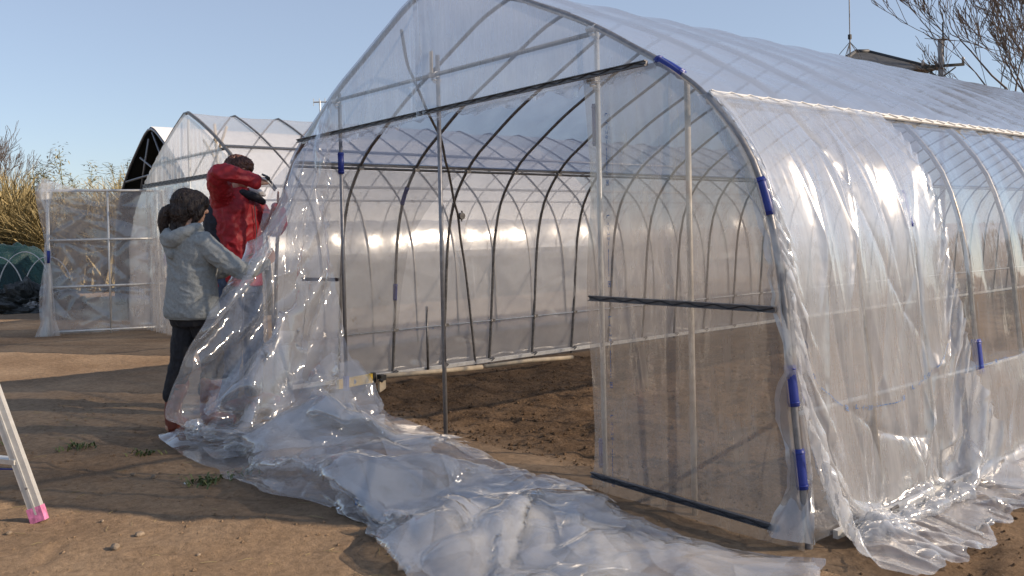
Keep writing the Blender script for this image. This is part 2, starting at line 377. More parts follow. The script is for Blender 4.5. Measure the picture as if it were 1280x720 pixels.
class Arch:
    def __init__(s, cx, half=HALF, height=2.84, peak=0.):
        h = _half.copy(); h[:,0] *= half/2.475; h[:,1] *= height/2.84
        if peak:
            a = np.clip(h[:,1]/height, 0, 1); h[:,0] *= 1-peak*np.sin(np.clip((a-.35)/.65, 0, 1)*math.pi)
        full = np.vstack([h, (h*[-1,1])[::-1][1:]])
        s.s = np.r_[0, np.cumsum(np.linalg.norm(np.diff(full, axis=0), axis=1))]; s.L = s.s[-1]; s.p = full; s.cx = cx
    def at(s, q, off=0.):      # q 0..1 from right foot over the ridge to left foot
        q = np.asarray(q, float); d = np.clip(q, 0, 1)*s.L
        x = np.interp(d, s.s, s.p[:,0]); z = np.interp(d, s.s, s.p[:,1])
        e = .01
        dx = np.interp(d+e, s.s, s.p[:,0])-np.interp(d-e, s.s, s.p[:,0]); dz = np.interp(d+e, s.s, s.p[:,1])-np.interp(d-e, s.s, s.p[:,1])
        l = np.hypot(dx, dz)+1e-9; nx, nz = dz/l, -dx/l
        return x+s.cx+nx*off, z+nz*off
    def q_of_z(s, z, right=True):
        n = len(s.p)//2+1
        q = np.interp(z, s.p[:n,1], s.s[:n])/s.L
        return q if right else 1-q
    def pts(s, q0, q1, y, n, off=0., y1=None):
        q = np.linspace(q0, q1, n); x, z = s.at(q, off); yy = np.linspace(y, y if y1 is None else y1, n)
        return [(a, b, c) for a, b, c in zip(x, yy, z)]
    def x_of_z(s, z, right=True):
        x, _ = s.at(s.q_of_z(z, right)); return float(x)
A = Arch(CX)

# ------------------------------------------------------------------ cloth relaxation
def cloth(P0, su, sv, pin, steps=160, iters=8, g=-9.8, bend=.12, noise=.01, seed=1, floor=True, push=None, damp=.97, fric=.5, pull=None):
    rng = np.random.default_rng(seed); X = P0.astype(float).copy(); n, m, _ = X.shape
    fixed = pin.astype(bool); wi = np.where(fixed, 0., 1.)
    X += (rng.standard_normal(X.shape)*noise)*wi[...,None]
    U = np.linspace(0, 1, n)[:,None]; W_ = np.linspace(0, 1, m)[None,:]
    su = su(U, W_) if callable(su) else su; sv = sv(U, W_) if callable(sv) else sv
    def dist(a, b): return np.linalg.norm(a-b, axis=-1)
    SU = np.broadcast_to(su, (n, m)); SV = np.broadcast_to(sv, (n, m))
    cons = []
    def addc(sa, sb, k, f):
        a = P0[sa]; b = P0[sb]; cons.append((sa, sb, k, dist(a, b)*f))
    for par in (0, 1):
        i0 = np.arange(par, n-1, 2); j0 = np.arange(par, m-1, 2)
        sa = (i0[:,None], np.arange(m)[None,:]); sb = (i0[:,None]+1, np.arange(m)[None,:]); addc(sa, sb, 1., SU[sa])
        sa = (np.arange(n)[:,None], j0[None,:]); sb = (np.arange(n)[:,None], j0[None,:]+1); addc(sa, sb, 1., SV[sa])
    for par in (0, 1):
        for dj in (1, -1):
            i0 = np.arange(par, n-1, 2)[:,None]; jj = np.arange(1 if dj < 0 else 0, m if dj < 0 else m-1)[None,:]
            sa = (i0, jj); sb = (i0+1, jj+dj)
            a = P0[sb]-P0[sa]
            du = dist(P0[sa], P0[(i0+1, jj)])*SU[sa]; dv = dist(P0[sa], P0[(i0, jj+dj)])*SV[sa]
            cons.append((sa, sb, .35, np.sqrt(du**2+dv**2)))
    if bend > 0:
        for off in (0, 1, 2, 3):
            i0 = np.arange(off, n-2, 4); 
            if len(i0): sa = (i0[:,None], np.arange(m)[None,:]); sb = (i0[:,None]+2, np.arange(m)[None,:]); cons.append((sa, sb, -bend, dist(P0[sa], P0[sb])*SU[sa]))
            j0 = np.arange(off, m-2, 4)
            if len(j0): sa = (np.arange(n)[:,None], j0[None,:]); sb = (np.arange(n)[:,None], j0[None,:]+2); cons.append((sa, sb, -bend, dist(P0[sa], P0[sb])*SV[sa]))
    V = np.zeros_like(X); dt = 1/50
    for st in range(steps):
        V *= damp; V[...,2] += g*dt; V *= wi[...,None]
        sp = np.linalg.norm(V, axis=-1, keepdims=True); V *= np.minimum(1, 1.5/np.maximum(sp, 1e-6))
        Y = X+V*dt
        for it in range(iters):
            for sa, sb, k, r in cons:
                a = Y[sa]; b = Y[sb]; d = b-a; l = np.sqrt((d*d).sum(-1))+1e-9
                kk = abs(k); diff = (l-r)/l*kk
                wa = wi[sa]; wb = wi[sb]; ws = wa+wb; ws = np.where(ws > 0, ws, 1)
                c = d*(diff/ws)[...,None]
                Y[sa] = a+c*wa[...,None]; Y[sb] = b-c*wb[...,None]
            if push is not None: Y = np.where(fixed[...,None], Y, push(Y))
            if floor:
                lo = Y[...,2] < .014
                Y[...,2] = np.where(lo & ~fixed, .014, Y[...,2])
        if floor:
            lo = (Y[...,2] < .016) & ~fixed
            Y[...,:2] = np.where(lo[...,None], X[...,:2]*fric+Y[...,:2]*(1-fric), Y[...,:2])
        V = (Y-X)/dt; X = Y
    return X
def loft(rows, n, m):
    rows = np.array(rows, float)
    a = np.stack([catmull(r_, m) for r_ in rows], 0)
    return np.stack([catmull(a[:,j], n) for j in range(m)], 1)
def upsample(P):      # one Catmull-style refinement of a grid
    def up(Q):
        n = Q.shape[0]; o = np.zeros((2*n-1,)+Q.shape[1:]); o[::2] = Q
        Qp = np.concatenate([2*Q[:1]-Q[1:2], Q, 2*Q[-1:]-Q[-2:-1]])
        o[1::2] = (-Qp[:-3]+9*Qp[1:-2]+9*Qp[2:-1]-Qp[3:])/16; return o
    return up(up(P).transpose(1,0,2)).transpose(1,0,2)
def sample_grid(P, u, v):
    n, m, _ = P.shape; x = np.clip(u, 0, 1)*(n-1); y = np.clip(v, 0, 1)*(m-1)
    i = np.minimum(x.astype(int), n-2); j = np.minimum(y.astype(int), m-2); a = (x-i)[...,None]; b = (y-j)[...,None]
    return P[i,j]*(1-a)*(1-b)+P[i+1,j]*a*(1-b)+P[i,j+1]*(1-a)*b+P[i+1,j+1]*a*b

# printed marking: arrow, katakana word, fine line of text, small box
def marking_mesh(height):
    txt = 'イースター'
    cu_ = bpy.data.curves.new('t', 'FONT'); cu_.body = txt; cu_.size = height; cu_.resolution_u = 2; cu_.space_character = .95
    ob = bpy.data.objects.new('t', cu_); COL.objects.link(ob); bpy.context.view_layer.update()
    me = bpy.data.meshes.new_from_object(ob.evaluated_get(bpy.context.evaluated_depsgraph_get())); bpy.data.objects.remove(ob)
    V = [(v.co.x, v.co.y) for v in me.vertices]; F = [tuple(p.vertices) for p in me.polygons]
    x0 = min(v[0] for v in V); V = [(v[0]-x0+height*1.4, v[1]) for v in V]
    W = max(v[0] for v in V)
    def q(a, b, c, d):
        o = len(V); V.extend([(a,b),(c,b),(c,d),(a,d)]); F.append((o,o+1,o+2,o+3))
    h = height
    q(0,h*.05,h*.14,h*.75); q(h*.14,h*.05,h*.55,h*.17)             # corner mark before the word
    x = W+h*.8
    for k in range(9):
        l = h*(.35 if k % 3 else .7); q(x, h*.28, x+l, h*.42); x += l+h*.16
    x += h*.8
    q(x,h*.05,x+h*1.1,h*.15); q(x,h*.70,x+h*1.1,h*.80); q(x,h*.15,x+h*.1,h*.70); q(x+h*1.0,h*.15,x+h*1.1,h*.70); q(x+h*.3,h*.3,x+h*.8,h*.55)
    return np.array(V), F, x+h*1.1
def put_marking(fn, height, parent):
    V, F, W = marking_mesh(height)
    P = fn(V[:,0], V[:,1]); m = MB(); m.add([tuple(p) for p in P], F)
    return m.build('printed_lettering', MT['ink'], parent)

# ------------------------------------------------------------------ main greenhouse
G = empty('greenhouse', (CX, LEN/2, 0))
tag(G, 'large pipe greenhouse with half covered front, film being fitted, nearest to viewer', 'greenhouse', 'tunnel greenhouses')
rib_y = [0.0, .60]+[1.15+.56*k for k in range(34)]
def arch_seg(q0, q1, y, r, n=44): return A.pts(q0, q1, y, n)
for i, y in enumerate(rib_y):
    m = MB(); m.tube(A.pts(0, 1, y, 72 if i < 8 else 40), .0135 if i else .016, 8)
    m.build('hoop', MT['pipe'] if i == 0 else MT['pipe_dark'], G, True)
def along(z, right, off=-.018, r=.011, y0=0., y1=None, name='purlin', mt='pipe_dark'):
    x, zz = A.at(A.q_of_z(z, right), off); m = MB(); m.tube([(float(x), y0, float(zz)), (float(x), y1 or rib_y[-1], float(zz))], r, 8)
    return m.build(name, MT[mt], G, True)
p_l = along(1.86, False); p_r = along(1.86, True)
xr, zr = A.at(.5, -.025); m = MB(); m.tube([(float(xr), 0, float(zr)), (float(xr), rib_y[-1], float(zr))], .012); m.build('purlin', MT['pipe_dark'], G, True)
low_l = along(.43, False, -.02, .008, .62, None, 'low_rail', 'white_metal'); low_r = along(.53, True, -.02, .010, 0, None, 'low_rail', 'white_metal')
# clamps where hoops meet the left purlin and rails
m = MB()
for y in rib_y[1:16]:
    for z in (1.86, .43):
        x, zz = A.at(A.q_of_z(z, False), -.012)
        m.box((float(x)+.006, y, float(zz)), (.035, .05, .03)); m.tube([(float(x)+.02, y-.022, float(zz)), (float(x)+.035, y-.022, float(zz)+.004)], .006, 6)
tag(m.build('rail_clamps', MT['pipe_dark'], G), kind='stuff')
# ground rails
for right in (False, True):
    x, zz = A.at(A.q_of_z(.045, right), .0); m = MB(); xx = float(x)+(.028 if not right else .03)
    m.box((xx, (rib_y[-1]+.1)/2+.05, .035), (.022, rib_y[-1]-.1, .034)); m.build('ground_rail', MT['white_metal'], G)
    m = MB(); n_ = 0
    for y in rib_y[1:12]:
        m.tube([(xx+.02, y-.03, .05), (xx+.035, y, .065), (xx+.02, y+.03, .05), (xx+.015, y, .03)], .006, 6)
    tag(m.build('rail_hooks', MT['pipe_dark'], G), kind='stuff')
# brace on the left bay
qs = np.linspace(A.q_of_z(2.67, False), A.q_of_z(0, False), 40); x, z = A.at(qs, -.03)
zk = np.array([0,.5,1.0,1.46,1.7,1.85,2.0,2.1,2.2,2.35,2.5,2.67]); yk = np.array([2.08,1.99,1.90,1.77,1.61,1.48,1.30,1.15,.95,.65,.31,.02])
m = MB(); m.tube([(a, float(np.interp(c, zk, yk)), c) for a, c in zip(x, z)], .0115, 8); m.build('brace', MT['pipe_dark'], G, True)
x, z = A.at(A.q_of_z(1.46, False), -.02); m = MB(); m.tube([(float(x)-.01, 1.80, float(z)), (float(x)+.04, 1.80, float(z))], .032, 10); m.tube([(float(x)+.02, 1.80, float(z)-.05), (float(x)+.03, 1.80, float(z)+.05)], .009, 6); m.build('brace_clamp', MT['pipe_dark'], G)
m = MB(); m.tube([(-4.90, 1.50, 0), (-4.90, 1.50, .62)], .012); m.build('stub_post', MT['pipe_dark'], G, True)
# gable posts and bars
def post(x, z1, mt='pipe', r=.0135, name='gable_post', y=.03):
    m = MB(); m.tube([(x+.0, y, -.1), (x, y, z1)], r, 10); o = m.build(name, MT[mt], G, True)
    return o
post(-3.79, 2.33); post(-2.545, 2.40, 'pipe'); post(-1.165, 2.31, 'white_metal', .0135); post(-.60, 1.97, 'post_beige', .0140)
def channel(a, b, name='film_channel', w_=.022, pitch=.075, mt='channel', side=(0,-1,0), par=None, wire='spring'):
    a = Vector(a); b = Vector(b); sd = Vector(side); d = (b-a).normalized(); up = d.cross(sd).normalized()
    m = MB(); m.bar(a, b, .014, w_, up) ; 
    m.bar(a+up*w_*.5+sd*.008, b+up*w_*.5+sd*.008, .018, .004, up); m.bar(a-up*w_*.5+sd*.008, b-up*w_*.5+sd*.008, .018, .004, up)
    o = m.build(name, MT[mt], par or G)
    n = max(2, int((b-a).length/pitch)); pts = []
    for i in range(n+1):
        p = a+(b-a)*i/n; pts.append(p+sd*.012+up*(w_*.34 if i % 2 else -w_*.34))
    m = MB(); m.tube(pts, .0022, 5); s_ = m.build('spring_wire', MT[wire], o); 
    return o
m = MB(); m.tube([(A.x_of_z(2.30, False)+.02, .0, 2.275), (-1.19, .0, 2.275)], .013, 8); m.build('tie_bar', MT['pipe_dark'], G, True)
channel((A.x_of_z(2.03, False)+.0, -.055, 2.025), (A.x_of_z(2.075, True)-.02, -.055, 2.06))
channel((-1.17, -.045, .962), (A.x_of_z(.96)-.01, -.045, .962))
channel((-1.18, -.045, .082), (A.x_of_z(.08)-.10, -.045, .072))
channel((-4.36, -.012, .965), (-3.78, -.012, .978))
for (x, z) in ((-1.165, 2.30), (-1.165, 2.045), (-3.79, 2.27), (-2.545, 2.275)):
    m = MB(); m.tube([(x-.03, .0, z), (x+.03, .0, z)], .019, 8); m.tube([(x, -.02, z-.03), (x, .05, z-.03)], .007, 6); m.tube([(x+.02, -.02, z-.045), (x+.045, -.01, z-.06)], .006, 6)
    m.build('pipe_clamp', MT['white_metal'], G)
m = MB(); m.bar((-2.545,-.018,2.28),(-2.545,-.018,2.42),.028,.006,(0,-1,0)); m.build('post_sleeve', MT['wood'], G)

# blue film clips
def clip_path(pts, r=.021):
    m = MB(); pts = [Vector(p) for p in pts]
    m.tube(pts, r, 12)
    a = pts[0]; b = pts[1]; d = (b-a).normalized()
    for c, dd in ((pts[0], 1), (pts[-1], -1)):
        e = (pts[1]-pts[0]).normalized() if dd > 0 else (pts[-2]-pts[-1]).normalized()
        m.tube([c+e*.012, c+e*.018], r+.003, 12)
    # split lip along the clip
    off = Vector((0, -r, 0)); m.tube([p+off for p in pts], .004, 5)
    return m.build('blue_clip', MT['blue'], G, True)
def clip_arch(z0, z1, y=0., right=True, off=0., r=.023):
    return clip_path(A.pts(A.q_of_z(z0, right), A.q_of_z(z1, right), y, 7, off), r)
clip_arch(2.078, 1.985); clip_arch(1.345, 1.50); clip_arch(.57, .735); clip_arch(.24, .40)
clip_path([(-3.79,.03,1.745),(-3.79,.03,1.90)]); clip_path([(-3.79,.03,.165),(-3.79,.03,.27)])
clip_path([(-1.185,.03,1.72),(-1.185,.03,1.93)], .017); clip_path([(-1.18,.03,.105),(-1.18,.03,.245)], .019)
for y, z0 in ((1.15, .70),(1.15,1.56)):
    clip_arch(z0, z0+.15, y, False, 0, .018)
clip_arch(.50, .68, 1.71, True, .0, .024); clip_arch(1.28, 1.46, 1.15, True, .0, .02)

# ------------------------------------------------------------------ main greenhouse films
def strip(name, q0, q1, y0, y1, nq, ny, mt, disp=None, off=.02, arch=A, par=G, ys=None, post=None):
    q = np.linspace(q0, q1, nq); y = np.linspace(y0, y1, ny) if ys is None else ys
    Q, Y = np.meshgrid(q, y, indexing='ij'); d = off+(disp(Q, Y) if disp else 0)
    x, z = arch.at(Q, d); P = np.stack([x, Y, z], -1)
    if post: P = post(P)
    return grid_mesh(name, P, MT[mt], par)
RY = np.array(rib_y)
def bay(Y):     # 0 on a hoop, 1 mid bay
    k = np.clip(np.searchsorted(RY, Y)-1, 0, len(RY)-2); t = (Y-RY[k])/(RY[k+1]-RY[k]); t = np.clip(t, 0, 1)
    return 4*t*(1-t), k, t
qs_r = A.q_of_z(1.87, True); qs_l = A.q_of_z(1.87, False)
def d_roof(Q, Y):
    b, k, t = bay(Y)
    e = np.clip((.5-np.abs(Q-.5))*0+ (np.minimum(Q-qs_r, qs_l-Q))*30, 0, 1)
    pull = (1-np.clip((Q-qs_r)*14, 0, 1))     # diagonal pulls near the shoulder channel
    return -.016*b*e + .003*fbm(Q*20, Y*2.2, None, 21, 3) + .005*pull*np.sin((Y*15+Q*160)+2*fbm(Y*2, Q*10, None, 5, 2))*e
strip('roof_film', qs_r, qs_l, -.02, rib_y[-1]+.02, 110, 420, 'roof_film', d_roof, .019)
def d_side(Q, Y):
    b, k, t = bay(Y); zz = np.clip((qs_r-Q)/qs_r, 0, 1)
    kk = k.astype(float)
    return -.030*b*np.sin(np.clip(zz, 0, 1)*math.pi)**.6 + .004*fbm(Q*18, Y*7, None, 31, 3) + .010*np.clip(ridge(Y*6+kk*3.3, Q*7+kk, 41, 2)-1.05, 0, 1)*b
strip('side_film', A.q_of_z(.03), qs_r, .02, rib_y[-1], 80, 620, 'side_film', d_side, .017, post=lambda P: crease_lines(P, 2.1, 20, 160, 642, .012, .05, .5, .9))
def d_left(Q, Y):
    b, k, t = bay(Y)
    return -.03*b*np.sin(np.clip((1-Q)/(1-qs_l), 0, 1)*math.pi) + .014*fbm(Q*16, Y*2.4, None, 51, 3) + .026*np.clip(ridge(Y*1.3+Q*15, Q*9-Y*.8, 52, 2)-1.0, 0, 1)
strip('left_wall_film', qs_l, A.q_of_z(.0, False), .02, rib_y[-1], 90, 360, 'left_film', d_left, .02, post=lambda P: crease_lines(P, 2.1, 20, 520, 641, .016, .08, .45, .15))
# dirty reused sheet hanging inside the first left bays
qa = A.q_of_z(1.86, False); qb = A.q_of_z(.42, False)
Q, Y = np.meshgrid(np.linspace(qa, qb, 60), np.linspace(0, 1, 40), indexing='ij')
YR = .05+Y*(1.28-.18*np.clip((Q-qa)/(qb-qa),0,1)+.28*np.clip(1-(Q-qa)/(qb-qa)*2.2,0,1))
x, z = A.at(Q, -.045+.012*fbm(Q*30, YR*5, None, 61, 3)); grid_mesh('reused_film', np.stack([x, YR, z], -1), MT['dirty_film'], G)
# shoulder channels (white channel with spring)
for right in (True, False):
    x, z = A.at(A.q_of_z(1.865, right), .026); pts = []
    m = MB(); a = Vector((float(x), -.01, float(z))); b = Vector((float(x), rib_y[-1], float(z)))
    sd = Vector((.74 if right else -.74, 0, .67)); m.bar(a, b, .010, .032, Vector((-.67 if right else .67, 0, .74)))
    o = m.build('film_channel', MT['white_metal'], G)
    up = Vector((0,1,0)).cross(sd).normalized(); n = int(rib_y[-1]/.07); pp = []
    for i in range(n+1): pp.append(a+(b-a)*i/n+sd*.010+up*(.010 if i % 2 else -.010))
    m = MB(); m.tube(pp, .0035, 5); m.build('spring_wire', MT['white_metal'], o)
# gable top film, between the main bar and the arch
nx, nz = 150, 46
xs = np.linspace(A.x_of_z(2.03, False)+.0, A.x_of_z(2.07, True), nx)
zt = np.array([np.interp(-abs(x-CX), -A.p[:len(A.p)//2+1,0], A.p[:len(A.p)//2+1,1]) for x in xs])
Zb = np.interp(xs, [-4.2, -.75], [2.005, 2.03]); T = np.linspace(0, 1, nz)
X_, T_ = np.meshgrid(xs, T, indexing='ij'); Zt = np.maximum(zt, Zb+.001)[:,None]
Z_ = Zb[:,None]+(Zt-Zb[:,None])*T_
pin = np.exp(-((X_+2.62)/.10)**2); pin2 = np.exp(-((X_+2.62)/.30)**2)
Y_ = -.028 - .035*pin*np.abs(np.sin((X_+2.6)*45+Z_*3))**.8 - .012*pin2 - .010*np.clip(1-T_*2.2, 0, 1)*np.clip(ridge(X_*9-Z_*2, Z_*1.3, 71, 2)-.9, 0, 1) - .006*fbm(X_*4, Z_*2, None, 72, 3)
grid_mesh('gable_film', np.stack([X_, Y_, Z_], -1), MT['gable_film'], G)
# front right panel film
nx, nz = 90, 110
xs = np.linspace(0, 1, nx); zs = np.linspace(.0, 2.06, nz); XX, ZZ = np.meshgrid(xs, zs, indexing='ij')
xr_ = np.array([A.x_of_z(z) for z in zs])[None,:]+.004; xl = -1.19+.02*np.sin(ZZ*5)
X_ = xl+(xr_-xl)*XX
tuck = np.exp(-((X_+1.05)/.07)**2)*np.exp(-((ZZ-1.45)/.4)**2)
Y_ = -.03-.005*fbm(X_*7, ZZ*1.5, None, 81, 3)-.008*np.clip(ridge(X_*7+ZZ*.8, ZZ*1.1, 82, 2)-.9, 0, 1)-.03*tuck*np.abs(np.sin(X_*40)) - .05*np.clip(.12-ZZ, 0, 1)
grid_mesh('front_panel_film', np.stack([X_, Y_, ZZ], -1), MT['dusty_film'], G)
# film flap around the main bar (lower hem of the gable film)
xs = np.linspace(-4.15, -.8, 200); T = np.linspace(0, 1, 8); X_, T_ = np.meshgrid(xs, T, indexing='ij')
hem = .035+.03*np.clip(fbm(xs*7, xs*0, None, 91, 3), -1, 1)[:,None]
Z_ = np.interp(X_, [-4.2,-.75], [2.0,2.035])-T_*hem; Y_ = -.036-.02*T_*(1+fbm(X_*12, T_, None, 92, 2))
grid_mesh('film_hem', np.stack([X_, Y_, Z_], -1), MT['gable_film'], G)

# loose extra side sheet over the first bays, down to and out along the soil
nq, ny = 90, 84
path = []
for z in (1.865, 1.72, 1.5, 1.2, .9, .6, .3, .08):
    x, zz = A.at(A.q_of_z(z, True), .035); path.append((float(x), float(zz)))
path[-2] = (.075, .30); path[-1] = (.15, .11); path += [(.23, .035), (.31, .02), (.38, .016)]
pp = catmull(np.array(path), nq)
yy = np.linspace(-.03, 1.43, ny)
flare = np.clip((np.arange(nq)/nq-.35)/.65, 0, 1)
P0 = np.zeros((nq, ny, 3)); P0[...,0] = pp[:,None,0]; P0[...,2] = pp[:,None,1]; P0[...,1] = yy[None,:]
P0[...,0] += flare[:,None]*np.where(yy > .2, .02+.08*np.sin(yy*3)**2, .05)[None,:]*.7
P0[...,1] += (flare**1.6)[:,None]*((yy/1.43)*.12-.03)[None,:]
P0[...,0] += .05*np.sin(yy*4.2+1)[None,:]*flare[:,None] + (.012+.03*flare[:,None])*np.abs(fbm(yy*7, yy*0, None, 98, 2))[None,:]
pin = np.zeros((nq, ny), bool); pin[0] = True; pin[:80:2, 0] = True; pin[:70:3, -1] = True; pin[-1] = True
_n = len(A.p)//2+1; _pz = A.p[:_n,1]; _px = A.p[:_n,0]
def push_out(Y):
    ins = (Y[...,2] > .02) & (Y[...,1] > -.05); xs_ = np.interp(Y[...,2], _pz, _px)+CX+.028
    Y = Y.copy(); Y[...,0] = np.where(ins & (Y[...,0] < xs_) , xs_, Y[...,0]); return Y
SK = cloth(P0, 1.03, lambda U, V: 1.02+.02*U, pin, 60, 7, push=push_out, noise=.006, seed=5, bend=.25)
SK = sharpen(SK, 4); SK = crease_lines(SK, 2.6, 1.6, 60, 621, .016, .05, .7, .9, .05, 1); SK = crease_lines(SK, 2.6, 1.6, 34, 622, .028, .07, .40, .7, .70, 1); SK[...,2] = np.maximum(SK[...,2], .012)
grid_mesh('loose_side_film', SK, MT['loose_film'], G)
# ground skirt beyond it
ny = 150; nq = 22; yy = np.concatenate([np.linspace(1.36, 6, 130), np.linspace(6.2, rib_y[-1], 60)]); qv = np.linspace(0, 1, nq)
Qv, Yv = np.meshgrid(qv, yy, indexing='ij')
prof = catmull(np.array([(-.02+.03, .56), (.0+.03, .40), (.035, .2), (.06, .06), (.13, .025), (.24, .02), (.32, .018)]), nq)
X_ = prof[:,None,0]+Qv*(.05*fbm(Yv*2, Qv, None, 101, 3))+.02*np.clip(ridge(Yv*3, Qv*1.5+Yv*.6, 102, 2)-.8, 0, 1)
Z_ = prof[:,None,1]+.018*np.clip(fbm(Yv*6, Qv*3, None, 103, 3), 0, 1)*np.clip(Qv*2, 0, 1)+.02*(1-Qv)*fbm(Yv*1.5, Qv*0, None, 104, 2)
grid_mesh('skirt_film', np.stack([X_, Yv, Z_], -1), MT['loose_film'], G)
# front corner flap of film, wrapped over the first hoop
na, nb = 50, 14
qv = np.linspace(A.q_of_z(.05), A.q_of_z(1.86), na); x, z = A.at(qv, .03); t = np.linspace(0, 1, nb)
Qv, Tv = np.meshgrid(qv, t, indexing='ij'); 
wd = (.05+.30*np.clip(.40-z, 0, 1)+.05*np.clip(fbm(qv*40, qv*0, None, 111, 3), -.6, 1)+.06*np.clip((z-1.35)/.3,0,1)*np.clip((1.86-z)/.2,0,1))[:,None]
X_ = x[:,None]+.045*np.clip((.23-z)*9,0,1)[:,None]*(1-Tv)-np.clip(Tv-.25, 0, 1)*wd*1.3; Y_ = .03-Tv*.07-(.014+.05*np.clip(.5-z,0,1)[:,None])*fbm(Qv*60, Tv*4, None, 112, 2)-.10*np.clip(.25-z,0,1)[:,None]-.075*np.clip((.23-z)*9,0,1)[:,None]*np.clip(1-Tv*.6,0,1); Z_ = z[:,None]+Tv*0
grid_mesh('corner_film', np.stack([X_, Y_, Z_], -1), MT['loose_film'], G)

# printed markings
def side_mark(y0, z0, h, slope=.0):
    def fn(u, v):
        yy_ = y0+u; zz_ = z0+v+slope*u; q = A.q_of_z(zz_, True); x, z = A.at(q, .06); return np.stack([x, yy_, z], -1)
    put_marking(fn, h, G)
for y0 in (.03, .46, .90): put_marking(lambda u, v, y0=y0: sample_grid(SK, .505-v/2.3-.02*y0, (y0+u+.03)/1.46)+np.array([.006, 0, 0]), .026, G)
for y0, z0 in ((1.42,.545),(1.78,.55),(2.24,.55),(2.7,.55)): side_mark(y0, z0, .026)
def front_mark(z0):
    put_marking(lambda u, v: np.stack([-1.03-v*0+v-.01, -.052+0*u, z0-u], -1), .024, G)
for z0 in (1.86, 1.37, .88, .40): front_mark(z0)
for y0 in (1.3, 2.1, 2.9):
    put_marking(lambda u, v, y0=y0: np.stack([0*u+A.x_of_z(.40, False)+.0, y0+u, .40+v], -1), .02, G)

# ------------------------------------------------------------------ the loose sheet being fitted
rows = [
 [(-3.76,-.05,2.28),(-3.93,-.05,2.17),(-4.18,-.05,1.99),(-4.12,-.36,1.70)],
 [(-3.75,-.05,1.78),(-3.90,-.12,1.64),(-3.90,-.35,1.50),(-3.99,-.54,1.29)],
 [(-3.75,-.05,1.26),(-3.79,-.25,1.20),(-3.69,-.60,1.09),(-3.84,-.67,1.02)],
 [(-3.74,-.05,.78),(-3.65,-.33,.76),(-3.45,-.71,.86),(-3.41,-1.11,.83)],
 [(-3.60,-.05,.47),(-3.52,-.41,.52),(-3.32,-.84,.60),(-3.30,-1.29,.57)],
 [(-3.35,.00,.28),(-3.22,-.44,.36),(-3.20,-.95,.34),(-3.42,-1.38,.24)],
 [(-3.15,.10,.16),(-2.95,-.45,.34),(-3.0,-.97,.24),(-3.43,-1.17,.19)],
 [(-2.95,.12,.08),(-2.65,-.45,.34),(-2.85,-1.0,.20),(-3.93,-1.27,.02)],
 [(-2.55,.06,.06),(-2.15,-.55,.34),(-2.3,-1.05,.20),(-2.70,-1.33,.02)],
 [(-1.80,-.08,.08),(-1.55,-.62,.34),(-1.65,-1.02,.20),(-1.98,-1.20,.02)],
 [(-1.30,-.10,.10),(-1.10,-.60,.34),(-1.20,-1.0,.20),(-1.42,-1.17,.02)],
 [(-.95,-.18,.10),(-.75,-.62,.30),(-.85,-1.02,.2),(-1.05,-1.20,.02)],
 [(-.55,-.25,.07),(-.42,-.65,.24),(-.5,-1.05,.16),(-.65,-1.32,.02)],
 [(-.22,-.33,.03),(-.12,-.70,.12),(-.15,-1.1,.1),(-.25,-1.40,.02)],
]
n, m_ = 118, 34
P0 = loft(rows, n, m_)
U = np.linspace(0, 1, n)[:,None]; V_ = np.linspace(0, 1, m_)[None,:]
UU = U+0*V_; VV = V_+0*U
FC = facet(UU*15, VV*3.6, 121, 2, .35)
gd = np.clip((UU-.36)*6, 0, 1)
P0[...,2] += .07*np.clip(FC, -.3, 1)*(.25+.75*gd)*np.clip(U*6, 0, 1)*np.sin(VV*math.pi)**.5
P0[...,0] += .04*facet(UU*10, VV*3, 122, 1)*np.clip(U*6, 0, 1)*np.sin(VV*math.pi)**.5; P0[...,1] -= .06*np.abs(facet(UU*10, VV*3, 123, 1))*np.clip(U*6, 0, 1)*np.sin(VV*math.pi)**.5
wob = .05*facet(UU*30, VV*0+.3, 127, 2)*np.clip((UU-.5)*8, 0, 1)
P0[:,-1,1] += wob[:,-1]; P0[:,0,1] += wob[:,0]*.4; P0[:,-2,1] += wob[:,-1]*.6
SUP = np.where(UU > .40, .015+(.11+.17*np.clip(facet(UU*10, VV*2.3, 124, 2, .35)+.35, 0, 1.2))*np.sin(np.clip(VV*1.08, 0, 1)*math.pi)**.7*np.clip((UU-.40)*9, 0, 1)*np.clip((1.02-UU)*9, .15, 1), 0.)
pin = np.zeros((n, m_), bool); pin[0] = True; pin[:46:2, 0] = True
iw = int(n*1.75/12)
pin[:int(n*6.0/12), -1] = True
pin[iw-1:iw+2, -1] = True
pin[int(n*3.2/12), m_//2] = True; pin[int(n*4.5/12), m_//3] = True; pin[int(n*4.2/12), 2*m_//3] = True
pin[int(n*5.9/12):, 0] = True; pin[int(n*5.9/12):, -1] = True
def push_front(Y):
    Y = Y.copy(); lo = Y[...,2] < SUP*.6; Y[...,2] = np.where(lo, SUP*.6, Y[...,2])
    c = (Y[...,2] > .1) & (Y[...,0] < -1.2) & (Y[...,0] > -4.0); c2 = Y[...,0] > -1.2
    Y[...,1] = np.where((c | c2) & (Y[...,1] > -.05) & (Y[...,2] > .40), -.05, Y[...,1])
    Y[...,1] = np.where(c2 & (Y[...,1] > -.05), -.05, Y[...,1]); return Y
HP = cloth(P0, lambda U, V: 1.01+.05*np.clip((U-.28)*3, 0, 1), lambda U, V: 1.03+.06*np.clip((U-.22)*3, 0, 1), pin, 60, 9, push=push_front, noise=.004, seed=9, bend=.18, g=-6, damp=.95)
